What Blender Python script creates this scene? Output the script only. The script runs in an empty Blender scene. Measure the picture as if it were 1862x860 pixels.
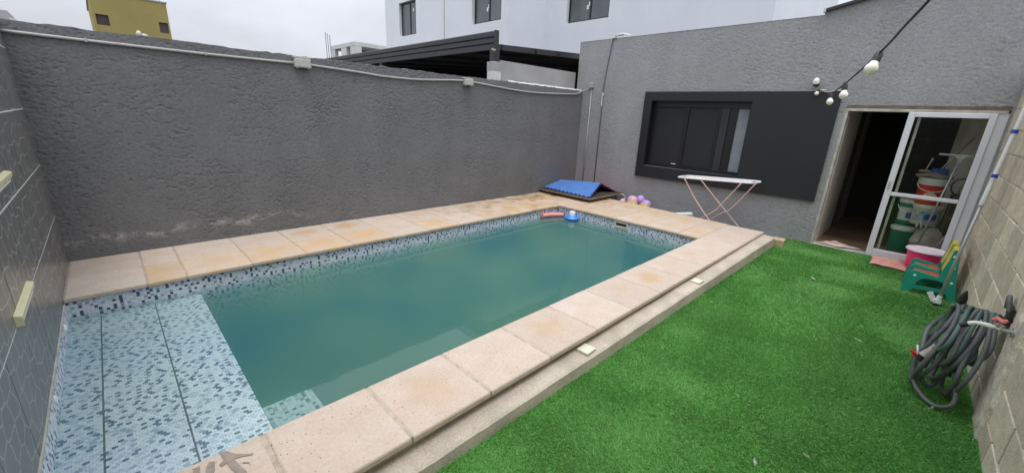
import bpy, math, random
import numpy as np
from mathutils import Vector, Matrix
from mathutils.geometry import tessellate_polygon
R = math.radians
random.seed(7); NR = np.random.default_rng(7)
scene = bpy.context.scene
COL = scene.collection

# ------------------------------------------------------------------ camera
cam = bpy.data.cameras.new('camera'); camo = bpy.data.objects.new('camera', cam); COL.objects.link(camo)
camo.location = (0.4754, -5.7656, 1.773)
camo.rotation_euler = (R(73.17445), R(-2.49036), R(-44.52285))
cam.sensor_fit = 'HORIZONTAL'; cam.sensor_width = 36; cam.lens = 14.075
cam.clip_start = 0.02; cam.clip_end = 2000
scene.camera = camo

# ------------------------------------------------------------------ sky (overcast) and sun
SUN_EL, SUN_AZ = 72.0, 218.0           # azimuth: direction the light comes from, degrees clockwise from +Y
wd = bpy.data.worlds.new('World'); scene.world = wd; wd.use_nodes = True
nt = wd.node_tree; nt.nodes.clear()
N = nt.nodes.new; LK = nt.links.new
out = N('ShaderNodeOutputWorld'); bg = N('ShaderNodeBackground'); bg.inputs[1].default_value = 0.1
sky = N('ShaderNodeTexSky'); sky.sky_type = 'NISHITA'; sky.sun_disc = False
sky.sun_elevation = R(SUN_EL); sky.sun_rotation = R(SUN_AZ); sky.dust_density = 3.0
tc = N('ShaderNodeTexCoord')
sep = N('ShaderNodeSeparateXYZ'); LK(tc.outputs['Generated'], sep.inputs[0])
# CIE overcast: the cloud deck is brighter overhead than at the horizon
mr = N('ShaderNodeMapRange'); mr.inputs[1].default_value = 0.0; mr.inputs[2].default_value = 1.0
mr.inputs[3].default_value = 6.1; mr.inputs[4].default_value = 21.0; LK(sep.outputs[2], mr.inputs[0])
mpv = N('ShaderNodeMapping'); mpv.inputs['Scale'].default_value = (1.0, 1.0, 2.4); LK(tc.outputs['Generated'], mpv.inputs[0])
no = N('ShaderNodeTexNoise'); no.inputs['Scale'].default_value = 2.6; no.inputs['Detail'].default_value = 5; no.inputs['Roughness'].default_value = .55
LK(mpv.outputs[0], no.inputs['Vector'])
mr2 = N('ShaderNodeMapRange'); mr2.inputs[1].default_value = .3; mr2.inputs[2].default_value = .7; mr2.inputs[3].default_value = .84; mr2.inputs[4].default_value = 1.12
LK(no.outputs[0], mr2.inputs[0])
mu = N('ShaderNodeMath'); mu.operation = 'MULTIPLY'; LK(mr.outputs[0], mu.inputs[0]); LK(mr2.outputs[0], mu.inputs[1])
cl = N('ShaderNodeVectorMath'); cl.operation = 'SCALE'; cl.inputs[0].default_value = (0.95, 0.99, 1.085); LK(mu.outputs[0], cl.inputs['Scale'])
mx = N('ShaderNodeMix'); mx.data_type = 'RGBA'; mx.inputs[0].default_value = 0.9
LK(sky.outputs[0], mx.inputs[6]); LK(cl.outputs[0], mx.inputs[7])
LK(mx.outputs[2], bg.inputs[0]); LK(bg.outputs[0], out.inputs[0])
sl = bpy.data.lights.new('sun', 'SUN'); sl.energy = 1.5; sl.angle = R(24); sl.color = (1.0, .965, .92)
so = bpy.data.objects.new('sun', sl); COL.objects.link(so)
a_, e_ = R(SUN_AZ), R(SUN_EL)
dirv = Vector((math.sin(a_)*math.cos(e_), math.cos(a_)*math.cos(e_), math.sin(e_)))
so.rotation_euler = dirv.to_track_quat('Z', 'Y').to_euler()
so.location = (0, -5, 12)
vs = scene.view_settings; vs.view_transform = 'Standard'; vs.look = 'None'; vs.gamma = 1; vs.use_curve_mapping = False
vs.exposure = 0.12
cy = scene.cycles
cy.max_bounces = 10; cy.diffuse_bounces = 6; cy.glossy_bounces = 4; cy.transmission_bounces = 6; cy.volume_bounces = 3; cy.transparent_max_bounces = 12
cy.use_denoising = True; cy.caustics_reflective = False; cy.caustics_refractive = False
cy.sample_clamp_indirect = 6

# ------------------------------------------------------------------ materials
MATS = {}
def mat(name, col, rough=.7, metal=0, var=0.0, vscale=6.0, col2=None, spread=(.35, .65), bump=0.0, bscale=60.0, bdist=.004,
        detail=5, objrand=0.0, spec=.5, coord='Object', stretch=(1, 1, 1), fine=0.0, fscale=300.0):
    """Principled with noise colour variation, per-object brightness shift and noise bump."""
    if name in MATS: return MATS[name]
    m = bpy.data.materials.new(name); m.use_nodes = True; MATS[name] = m
    t = m.node_tree; n = t.nodes; l = t.links
    p = n['Principled BSDF']
    p.inputs['Roughness'].default_value = rough; p.inputs['Metallic'].default_value = metal; p.inputs['Specular IOR Level'].default_value = spec
    tcx = n.new('ShaderNodeTexCoord'); mp = n.new('ShaderNodeMapping'); mp.inputs['Scale'].default_value = stretch
    l.new(tcx.outputs[coord], mp.inputs[0])
    c2 = col2 or tuple(min(1, c*(1-var)) for c in col)
    last = None
    if var or col2:
        nz = n.new('ShaderNodeTexNoise'); nz.inputs['Scale'].default_value = vscale; nz.inputs['Detail'].default_value = detail
        nz.inputs['Roughness'].default_value = .6; l.new(mp.outputs[0], nz.inputs['Vector'])
        r = n.new('ShaderNodeMapRange'); r.inputs[1].default_value, r.inputs[2].default_value = spread; l.new(nz.outputs[0], r.inputs[0])
        x = n.new('ShaderNodeMix'); x.data_type = 'RGBA'; l.new(r.outputs[0], x.inputs[0])
        x.inputs[6].default_value = (*col, 1); x.inputs[7].default_value = (*c2, 1); last = x.outputs[2]
    else:
        rgb = n.new('ShaderNodeRGB'); rgb.outputs[0].default_value = (*col, 1); last = rgb.outputs[0]
    if fine:
        fz = n.new('ShaderNodeTexNoise'); fz.inputs['Scale'].default_value = fscale; fz.inputs['Detail'].default_value = 3; l.new(mp.outputs[0], fz.inputs['Vector'])
        fr = n.new('ShaderNodeMapRange'); fr.inputs[1].default_value = .3; fr.inputs[2].default_value = .7; fr.inputs[3].default_value = 1-fine; fr.inputs[4].default_value = 1+fine*.6
        l.new(fz.outputs[0], fr.inputs[0]); sc = n.new('ShaderNodeVectorMath'); sc.operation = 'SCALE'; l.new(last, sc.inputs[0]); l.new(fr.outputs[0], sc.inputs['Scale']); last = sc.outputs[0]
    if objrand:
        oi = n.new('ShaderNodeObjectInfo'); orr = n.new('ShaderNodeMapRange'); orr.inputs[3].default_value = 1-objrand; orr.inputs[4].default_value = 1+objrand
        l.new(oi.outputs['Random'], orr.inputs[0]); sc = n.new('ShaderNodeVectorMath'); sc.operation = 'SCALE'; l.new(last, sc.inputs[0]); l.new(orr.outputs[0], sc.inputs['Scale']); last = sc.outputs[0]
    l.new(last, p.inputs['Base Color'])
    if bump:
        bz = n.new('ShaderNodeTexNoise'); bz.inputs['Scale'].default_value = bscale; bz.inputs['Detail'].default_value = 6; bz.inputs['Roughness'].default_value = .65; l.new(mp.outputs[0], bz.inputs['Vector'])
        b = n.new('ShaderNodeBump'); b.inputs['Strength'].default_value = bump; b.inputs['Distance'].default_value = bdist
        l.new(bz.outputs[0], b.inputs['Height']); l.new(b.outputs[0], p.inputs['Normal'])
    m['last'] = 0
    return m

def nodes_of(m):
    t = m.node_tree; return t.nodes, t.links, t.nodes['Principled BSDF']

def fresnel(n, l, ior):
    """Fresnel that treats both sides of a thin sheet alike"""
    f = n.new('ShaderNodeFresnel'); g = n.new('ShaderNodeNewGeometry'); r = n.new('ShaderNodeMapRange')
    r.inputs[3].default_value = ior; r.inputs[4].default_value = 1/ior; l.new(g.outputs['Backfacing'], r.inputs[0]); l.new(r.outputs[0], f.inputs[0]); return f
def glassy(name, tint=(.92, .95, .95), ior=1.45, rough=.0):
    m = bpy.data.materials.new(name); m.use_nodes = True; t = m.node_tree; n = t.nodes; l = t.links; n.clear()
    o = n.new('ShaderNodeOutputMaterial'); a = n.new('ShaderNodeBsdfTransparent'); a.inputs[0].default_value = (*tint, 1)
    g = n.new('ShaderNodeBsdfGlossy'); g.inputs['Roughness'].default_value = rough; f = fresnel(n, l, ior)
    x = n.new('ShaderNodeMixShader'); l.new(f.outputs[0], x.inputs[0]); l.new(a.outputs[0], x.inputs[1]); l.new(g.outputs[0], x.inputs[2]); l.new(x.outputs[0], o.inputs[0])
    MATS[name] = m; return m

def stucco_mat(name, col, col2, bump):
    m = mat(name, col, .93, var=.1, col2=col2, vscale=1.3, spread=(.3, .72), spec=.25, fine=.16, fscale=45)
    n, l, p = nodes_of(m)
    tcx = n.new('ShaderNodeTexCoord')
    mp = n.new('ShaderNodeMapping'); mp.inputs['Scale'].default_value = (1, 1, 1.6); l.new(tcx.outputs['Object'], mp.inputs[0])
    a = n.new('ShaderNodeTexNoise'); a.inputs['Scale'].default_value = 55; a.inputs['Detail'].default_value = 7; a.inputs['Roughness'].default_value = .7; a.inputs['Distortion'].default_value = .8; l.new(mp.outputs[0], a.inputs['Vector'])
    b = n.new('ShaderNodeBump'); b.inputs['Strength'].default_value = bump; b.inputs['Distance'].default_value = .012; l.new(a.outputs[0], b.inputs['Height'])
    l.new(b.outputs[0], p.inputs['Normal'])
    # rain streaks and repainted patches
    src = p.inputs['Base Color'].links[0].from_socket
    ms = n.new('ShaderNodeMapping'); ms.inputs['Scale'].default_value = (3, 3, .6); l.new(tcx.outputs['Object'], ms.inputs[0])
    st_ = n.new('ShaderNodeTexNoise'); st_.inputs['Scale'].default_value = 1.0; st_.inputs['Detail'].default_value = 6; st_.inputs['Roughness'].default_value = .6; l.new(ms.outputs[0], st_.inputs['Vector'])
    sr = n.new('ShaderNodeMapRange'); sr.inputs[1].default_value = .32; sr.inputs[2].default_value = .68; sr.inputs[3].default_value = .955; sr.inputs[4].default_value = 1.035; l.new(st_.outputs[0], sr.inputs[0])
    sc = n.new('ShaderNodeVectorMath'); sc.operation = 'SCALE'; l.new(src, sc.inputs[0]); l.new(sr.outputs[0], sc.inputs['Scale']); l.new(sc.outputs[0], p.inputs['Base Color'])
    return m

stuccoA = stucco_mat('charcoal_render', (.180, .180, .182), (.146, .146, .149), .32)
stuccoB = stucco_mat('grey_render', (.325, .328, .333), (.275, .277, .282), .38)
# lime marks low on the charcoal wall, a light dried rim
def add_lime(m):
    n, l, p = nodes_of(m)
    src = p.inputs['Base Color'].links[0].from_socket
    g = n.new('ShaderNodeNewGeometry'); s = n.new('ShaderNodeSeparateXYZ'); l.new(g.outputs['Position'], s.inputs[0])
    nz = n.new('ShaderNodeTexNoise'); nz.inputs['Scale'].default_value = 1.7; nz.inputs['Detail'].default_value = 4; l.new(g.outputs['Position'], nz.inputs['Vector'])
    h = n.new('ShaderNodeMath'); h.operation = 'MULTIPLY_ADD'; h.inputs[1].default_value = .5; h.inputs[2].default_value = .12; l.new(nz.outputs[0], h.inputs[0])   # height of the rim above
    d = n.new('ShaderNodeMath'); d.operation = 'SUBTRACT'; l.new(s.outputs[2], d.inputs[0]); l.new(h.outputs[0], d.inputs[1])
    ab = n.new('ShaderNodeMath'); ab.operation = 'ABSOLUTE'; l.new(d.outputs[0], ab.inputs[0])
    r = n.new('ShaderNodeMapRange'); r.inputs[1].default_value = .075; r.inputs[2].default_value = .01; l.new(ab.outputs[0], r.inputs[0])
    n2 = n.new('ShaderNodeTexNoise'); n2.inputs['Scale'].default_value = 9; n2.inputs['Detail'].default_value = 7; n2.inputs['Roughness'].default_value = .75; l.new(g.outputs['Position'], n2.inputs['Vector'])
    r2 = n.new('ShaderNodeMapRange'); r2.inputs[1].default_value = .47; r2.inputs[2].default_value = .62; l.new(n2.outputs[0], r2.inputs[0])
    rx = n.new('ShaderNodeMapRange'); rx.inputs[1].default_value = 2.6; rx.inputs[2].default_value = 1.7; l.new(s.outputs[0], rx.inputs[0])
    m1 = n.new('ShaderNodeMath'); m1.operation = 'MULTIPLY'; l.new(r.outputs[0], m1.inputs[0]); l.new(r2.outputs[0], m1.inputs[1])
    m2 = n.new('ShaderNodeMath'); m2.operation = 'MULTIPLY'; l.new(m1.outputs[0], m2.inputs[0]); l.new(rx.outputs[0], m2.inputs[1])
    m3 = n.new('ShaderNodeMath'); m3.operation = 'MULTIPLY'; m3.inputs[1].default_value = 1.0; l.new(m2.outputs[0], m3.inputs[0])
    x = n.new('ShaderNodeMix'); x.data_type = 'RGBA'; l.new(m3.outputs[0], x.inputs[0]); l.new(src, x.inputs[6]); x.inputs[7].default_value = (.36, .34, .33, 1)
    l.new(x.outputs[2], p.inputs['Base Color'])
add_lime(stuccoA)

def slab_mat():
    """atermic paving: cream cast stone with pits, a per-slab tint, and a tan damp spot of its own shape (amount from object colour)"""
    m = mat('cast_stone_slab', (.485, .397, .322), .8, var=.1, col2=(.53, .455, .39), vscale=5, objrand=.06, spec=.25, fine=.09, fscale=55)
    n, l, p = nodes_of(m)
    src = p.inputs['Base Color'].links[0].from_socket
    tcx = n.new('ShaderNodeTexCoord'); oi = n.new('ShaderNodeObjectInfo'); sc = n.new('ShaderNodeSeparateColor'); l.new(oi.outputs['Color'], sc.inputs[0])
    nz = n.new('ShaderNodeTexNoise'); nz.noise_dimensions = '4D'; nz.inputs['Scale'].default_value = 5; nz.inputs['Detail'].default_value = 5; l.new(tcx.outputs['Object'], nz.inputs['Vector'])
    wq = n.new('ShaderNodeMath'); wq.operation = 'MULTIPLY'; wq.inputs[1].default_value = 37; l.new(oi.outputs['Random'], wq.inputs[0]); l.new(wq.outputs[0], nz.inputs['W'])
    ln = n.new('ShaderNodeVectorMath'); ln.operation = 'LENGTH'; l.new(tcx.outputs['Object'], ln.inputs[0])
    ad = n.new('ShaderNodeMath'); ad.operation = 'MULTIPLY_ADD'; ad.inputs[1].default_value = .42; l.new(nz.outputs[0], ad.inputs[0]); l.new(ln.outputs['Value'], ad.inputs[2])
    r = n.new('ShaderNodeMapRange'); r.interpolation_type = 'SMOOTHSTEP'; r.inputs[1].default_value = .43; r.inputs[2].default_value = .26; l.new(ad.outputs[0], r.inputs[0])
    mm = n.new('ShaderNodeMath'); mm.operation = 'MULTIPLY'; l.new(r.outputs[0], mm.inputs[0]); l.new(sc.outputs[0], mm.inputs[1])
    x = n.new('ShaderNodeMix'); x.data_type = 'RGBA'; l.new(mm.outputs[0], x.inputs[0]); l.new(src, x.inputs[6]); x.inputs[7].default_value = (.47, .315, .185, 1)
    # slab wide ochre tint (green channel)
    r3 = n.new('ShaderNodeMapRange'); r3.inputs[1].default_value = .35; r3.inputs[2].default_value = .6; l.new(nz.outputs[0], r3.inputs[0])
    m4 = n.new('ShaderNodeMath'); m4.operation = 'MULTIPLY'; l.new(r3.outputs[0], m4.inputs[0]); l.new(sc.outputs[1], m4.inputs[1])
    x2 = n.new('ShaderNodeMix'); x2.data_type = 'RGBA'; l.new(m4.outputs[0], x2.inputs[0]); l.new(x.outputs[2], x2.inputs[6]); x2.inputs[7].default_value = (.56, .36, .17, 1)
    # mossy dirt (blue channel)
    nd = n.new('ShaderNodeTexNoise'); nd.inputs['Scale'].default_value = 4.5; nd.inputs['Detail'].default_value = 8; nd.inputs['Roughness'].default_value = .7
    g = n.new('ShaderNodeNewGeometry'); l.new(g.outputs['Position'], nd.inputs['Vector'])
    r5 = n.new('ShaderNodeMapRange'); r5.inputs[1].default_value = .47; r5.inputs[2].default_value = .62; l.new(nd.outputs[0], r5.inputs[0])
    m5 = n.new('ShaderNodeMath'); m5.operation = 'MULTIPLY'; l.new(r5.outputs[0], m5.inputs[0]); l.new(sc.outputs[2], m5.inputs[1])
    x3 = n.new('ShaderNodeMix'); x3.data_type = 'RGBA'; l.new(m5.outputs[0], x3.inputs[0]); l.new(x2.outputs[2], x3.inputs[6]); x3.inputs[7].default_value = (.17, .115, .05, 1)
    # pits
    vo = n.new('ShaderNodeTexVoronoi'); vo.inputs['Scale'].default_value = 48; vo.inputs['Randomness'].default_value = 1; l.new(g.outputs['Position'], vo.inputs['Vector'])
    pr = n.new('ShaderNodeMapRange'); pr.inputs[1].default_value = .21; pr.inputs[2].default_value = .14; l.new(vo.outputs['Distance'], pr.inputs[0])
    rs = n.new('ShaderNodeSeparateColor'); l.new(vo.outputs['Color'], rs.inputs[0]); gt = n.new('ShaderNodeMath'); gt.operation = 'GREATER_THAN'; gt.inputs[1].default_value = .62; l.new(rs.outputs[0], gt.inputs[0])
    pm = n.new('ShaderNodeMath'); pm.operation = 'MULTIPLY'; l.new(pr.outputs[0], pm.inputs[0]); l.new(gt.outputs[0], pm.inputs[1])
    nw = n.new('ShaderNodeMapRange'); nw.inputs[1].default_value = .42; nw.inputs[2].default_value = .56; l.new(nz.outputs[0], nw.inputs[0])
    pk = n.new('ShaderNodeMath'); pk.operation = 'MULTIPLY'; l.new(pm.outputs[0], pk.inputs[0]); l.new(nw.outputs[0], pk.inputs[1])
    x4 = n.new('ShaderNodeMix'); x4.data_type = 'RGBA'; l.new(pk.outputs[0], x4.inputs[0]); l.new(x3.outputs[2], x4.inputs[6]); x4.inputs[7].default_value = (.22, .14, .09, 1)
    l.new(x4.outputs[2], p.inputs['Base Color'])
    hz = n.new('ShaderNodeTexNoise'); hz.inputs['Scale'].default_value = 90; hz.inputs['Detail'].default_value = 5; l.new(g.outputs['Position'], hz.inputs['Vector'])
    hs = n.new('ShaderNodeMath'); hs.operation = 'MULTIPLY_ADD'; hs.inputs[1].default_value = -1.6; l.new(pk.outputs[0], hs.inputs[0]); l.new(hz.outputs[0], hs.inputs[2])
    b = n.new('ShaderNodeBump'); b.inputs['Strength'].default_value = .35; b.inputs['Distance'].default_value = .003; l.new(hs.outputs[0], b.inputs['Height']); l.new(b.outputs[0], p.inputs['Normal'])
    return m
M_slab = slab_mat()
M_grout = mat('sand_cement_grout', (.50, .42, .325), .95, var=.3, vscale=14, bump=.5, bscale=120, fine=.2, fscale=160)
M_ledge = mat('bare_concrete_ledge', (.54, .475, .39), .92, col2=(.39, .34, .275), vscale=3.5, detail=9, bump=.5, bscale=45, bdist=.006, fine=.2, fscale=90)
M_conc = mat('screed_concrete', (.20, .19, .18), .95, var=.35, vscale=2.0, bump=.4, bscale=50)
M_cream = mat('cream_tile_offcut', (.66, .64, .50), .6, var=.12, vscale=9)
M_moss = [mat('mosaic_pale', (.75, .775, .825), .22, var=.10, vscale=30, spec=.5), mat('mosaic_light_blue', (.60, .655, .75), .22, var=.15, vscale=30),
          mat('mosaic_mid_blue', (.33, .40, .52), .2, var=.2, vscale=30), mat('mosaic_navy', (.075, .105, .19), .2, var=.3, vscale=30)]
M_shelf = [M_moss[0], M_moss[1], mat('veiled_mid_blue', (.40, .48, .58), .2, var=.15, vscale=30), mat('veiled_navy', (.155, .205, .30), .2, var=.25, vscale=30)]  # mid blue and navy copies lightened to stand in for the underwater veil
M_mgrout = mat('mosaic_grout', (.70, .74, .76), .9, var=.2, vscale=20)
M_dgrout = mat('dark_sheet_joint', (.10, .11, .11), .9)
M_turfback = mat('turf_backing', (.08, .26, .05), .95, var=.3, vscale=40)
M_turf = [mat('turf_deep_green', (.125, .375, .075), .55, var=.2, vscale=2.2, spec=.35, coord='Object'), mat('turf_mid_green', (.185, .47, .112), .5, var=.2, vscale=2.2, spec=.4),
          mat('turf_light_green', (.28, .56, .18), .5, var=.2, vscale=2.2, spec=.4)]
for mm in M_turf:
    n, l, p = nodes_of(mm); src = p.inputs['Base Color'].links[0].from_socket      # blades let some light through
    tr_ = n.new('ShaderNodeBsdfTranslucent'); l.new(src, tr_.inputs[0]); xm = n.new('ShaderNodeMixShader'); xm.inputs[0].default_value = .4
    l.new(p.outputs[0], xm.inputs[1]); l.new(tr_.outputs[0], xm.inputs[2]); l.new(xm.outputs[0], n['Material Output'].inputs[0])
M_block = mat('cement_block', (.66, .575, .445), .95, col2=(.52, .45, .34), vscale=7, detail=8, objrand=.16, bump=.7, bscale=120, bdist=.004, fine=.28, fscale=140, spec=.2)
M_mortar = mat('pale_mortar', (.62, .555, .45), .97, var=.3, vscale=12, bump=.6, bscale=90)
M_core = mat('dark_joint_fill', (.10, .08, .06), .97, var=.3, vscale=10)
M_patch = mat('rough_cement_patch', (.74, .67, .54), .97, col2=(.46, .40, .31), vscale=14, detail=9, bump=.9, bscale=60, bdist=.01, fine=.3, fscale=120)
M_black = mat('satin_black_paint', (.012, .0125, .0165), .5, var=.25, vscale=1.5, bump=.12, bscale=140, bdist=.002)
M_frame = mat('black_aluminium', (.010, .0105, .012), .38)
M_shutter = mat('dark_mesh_screen', (.013, .0135, .015), .55, var=.2, vscale=3)
M_postgrey = mat('anthracite_profile', (.024, .025, .028), .45)
M_curtain = mat('pale_blind', (.26, .29, .32), .6, var=.25, vscale=2.5)
M_whal = mat('white_aluminium', (.66, .66, .70), .35, var=.05, vscale=4)
M_whold = mat('weathered_white_jamb', (.50, .475, .43), .75, col2=(.33, .30, .26), vscale=7, detail=8)
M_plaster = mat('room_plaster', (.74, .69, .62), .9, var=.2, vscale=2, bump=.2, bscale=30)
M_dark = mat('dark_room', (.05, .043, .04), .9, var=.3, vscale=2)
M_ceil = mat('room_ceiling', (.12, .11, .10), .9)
M_plank = mat('dark_wood_plank', (.20, .125, .08), .5, var=.4, vscale=3, objrand=.25, stretch=(6, .8, 1))
M_gpipe = mat('grey_conduit', (.40, .39, .375), .5, var=.15, vscale=8)
M_box = mat('junction_box_plastic', (.47, .455, .42), .5, var=.12, vscale=14, fine=.12, fscale=60)
M_lightbox = mat('cream_lamp_housing', (.66, .62, .38), .45, var=.08, vscale=10)
M_white = mat('white_plastic', (.78, .78, .75), .4)
M_whitewall = mat('white_house_paint', (.70, .735, .775), .85, var=.06, vscale=.7)
M_whiteside = mat('reveal_plaster', (.58, .57, .56), .9, var=.1, vscale=2)
M_yellow = mat('mustard_render', (.30, .245, .085), .9, var=.15, vscale=.6)
M_brown = mat('dark_brown_pane', (.09, .07, .065), .4, var=.4, vscale=.9)
M_rc = mat('raw_concrete', (.56, .58, .56), .9, var=.15, vscale=.8)
M_rust = mat('grey_rebar', (.25, .25, .27), .8)
M_roof = mat('black_ribbed_metal', (.028, .028, .032), .42, var=.2, vscale=1.2, spec=.5)
M_roofin = mat('dark_roof_underside', (.012, .010, .010), .8)
M_shadescreen = mat('dark_shade_screen', (.022, .015, .014), .8, var=.4, vscale=1.5)  # dark colour stands in for the shade beneath the carport
M_nwall = mat('neighbour_render', (.36, .355, .35), .93, var=.2, vscale=1.4, bump=.5, bscale=40)
M_limeedge = mat('pale_mortar_edge', (.62, .61, .58), .95, var=.2, vscale=20)
M_glass = glassy('clear_glass', (.93, .95, .94), 1.45)
M_wglass = mat('house_window_glass', (.115, .13, .14), .06, var=.3, vscale=.8, spec=.7)
M_teal = mat('green_plastic', (.02, .33, .235), .38, var=.1, vscale=6)
M_yel = mat('yellow_plastic', (.80, .56, .035), .4)
M_orange = mat('orange_seat_plastic', (.52, .125, .065), .5, col2=(.34, .085, .045), vscale=20)
M_pink = mat('hot_pink_plastic', (.88, .045, .20), .35)
M_pinkrim = mat('pale_pink_rim', (.85, .74, .78), .4)
M_hose = mat('dark_grey_hose', (.12, .13, .13), .5, var=.35, vscale=9)
M_hosegr = mat('green_grey_hose', (.075, .14, .12), .5, var=.3, vscale=9)
M_bp = mat('black_plastic', (.016, .017, .018), .45)
M_red = mat('red_plastic', (.60, .022, .018), .4)
M_redwh = mat('faded_red_handle', (.72, .30, .25), .5, col2=(.55, .06, .05), vscale=30)
M_metal = mat('worn_steel', (.45, .46, .46), .4, metal=.6)
M_pole = mat('white_pole_paint', (.66, .66, .64), .35)
M_polealu = mat('aluminium_tube', (.40, .395, .375), .38, metal=.3)
M_bluep = mat('blue_collar_plastic', (.02, .045, .42), .4)
M_mat = mat('blue_eva_foam', (.075, .19, .50), .8, var=.15, vscale=6, bump=.2, bscale=200)
M_matnavy = mat('navy_foam_edge', (.012, .022, .085), .85)
M_matpink = mat('maroon_pink_foam', (.34, .055, .10), .85)
M_board = mat('weathered_board', (.055, .043, .032), .9, var=.5, vscale=7)
M_boardedge = mat('pale_board_edge', (.30, .24, .18), .9, var=.4, vscale=9)
M_brickwork = mat('box_masonry', (.24, .20, .155), .95, var=.4, vscale=6)
M_rackw = mat('rack_white_wire', (.74, .74, .74), .4)
M_rackp = mat('pale_pink_rack_leg', (.64, .40, .38), .45)
M_noodle = mat('coral_pink_foam', (.80, .27, .26), .7, bump=.15, bscale=180)
M_float = mat('blue_float_plastic', (.035, .22, .68), .3)
M_lilac = mat('lilac_vinyl', (.42, .27, .60), .4)
M_rose = mat('rose_vinyl', (.60, .34, .47), .4)
M_gold = mat('yellow_vinyl', (.44, .33, .07), .45)
M_bulb = mat('frosted_bulb', (.80, .78, .66), .3)
M_wire = mat('black_cable', (.012, .012, .013), .5)
M_towel = mat('pink_towel', (.56, .27, .23), .95, col2=(.58, .31, .06), vscale=6, spread=(.54, .60), bump=.6, bscale=260)
M_rag = mat('cream_cotton_rag', (.60, .46, .385), .95, var=.3, vscale=12, bump=.5, bscale=200)
M_bgreen = mat('bottle_green_bucket', (.012, .14, .09), .4)
M_bred = mat('red_paint_bucket', (.56, .030, .022), .4, var=.15, vscale=6)
M_bwhite = mat('off_white_bucket', (.55, .55, .48), .5, var=.15, vscale=6)
M_blab = mat('bucket_label_print', (.16, .22, .27), .5, col2=(.42, .45, .44), vscale=16)
M_bblue = mat('blue_brush_head', (.02, .07, .30), .6)
M_sack = mat('dusty_sack', (.42, .38, .28), .95, var=.35, vscale=10, bump=.6, bscale=40)
M_cloth = mat('grey_beige_cloth', (.26, .215, .17), .95, var=.3, vscale=12)
M_stain = mat('wet_footprint_stain', (.31, .25, .20), .7, var=.3, vscale=18)
M_tanb = mat('tan_brick', (.52, .38, .24), .9, var=.25, vscale=12)
M_leaf = mat('dry_scrap', (.55, .50, .38), .9)

def tile_wall_mat():
    m = mat('printed_wall_tile', (.12, .117, .114), .30, col2=(.165, .16, .15), vscale=2.2, objrand=.10, spec=.5, stretch=(1, 1, 1))
    n, l, p = nodes_of(m); src = p.inputs['Base Color'].links[0].from_socket
    g = n.new('ShaderNodeNewGeometry'); mp = n.new('ShaderNodeMapping'); mp.inputs['Scale'].default_value = (0, 7.2, 8.2); l.new(g.outputs['Position'], mp.inputs[0])
    wz = n.new('ShaderNodeTexNoise'); wz.inputs['Scale'].default_value = 3; l.new(mp.outputs[0], wz.inputs['Vector'])
    wa = n.new('ShaderNodeVectorMath'); wa.operation = 'MULTIPLY_ADD'; wa.inputs[1].default_value = (0, .22, .22); l.new(wz.outputs['Color'], wa.inputs[0]); l.new(mp.outputs[0], wa.inputs[2])
    vo = n.new('ShaderNodeTexVoronoi'); vo.voronoi_dimensions = '2D'; vo.feature = 'DISTANCE_TO_EDGE'; vo.inputs['Scale'].default_value = 1; vo.inputs['Randomness'].default_value = .6
    sx = n.new('ShaderNodeSeparateXYZ'); cx = n.new('ShaderNodeCombineXYZ'); l.new(wa.outputs[0], sx.inputs[0]); l.new(sx.outputs[1], cx.inputs[0]); l.new(sx.outputs[2], cx.inputs[1])
    l.new(cx.outputs[0], vo.inputs['Vector'])
    r = n.new('ShaderNodeMapRange'); r.inputs[1].default_value = .036; r.inputs[2].default_value = .018; l.new(vo.outputs['Distance'], r.inputs[0])
    k = n.new('ShaderNodeMath'); k.operation = 'MULTIPLY'; k.inputs[1].default_value = .8; l.new(r.outputs[0], k.inputs[0])
    x = n.new('ShaderNodeMix'); x.data_type = 'RGBA'; l.new(k.outputs[0], x.inputs[0]); l.new(src, x.inputs[6]); x.inputs[7].default_value = (.45, .445, .43, 1)
    l.new(x.outputs[2], p.inputs['Base Color']); return m
M_wtile = tile_wall_mat()
M_tgrout = mat('white_tile_joint', (.74, .73, .71), .9)

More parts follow.
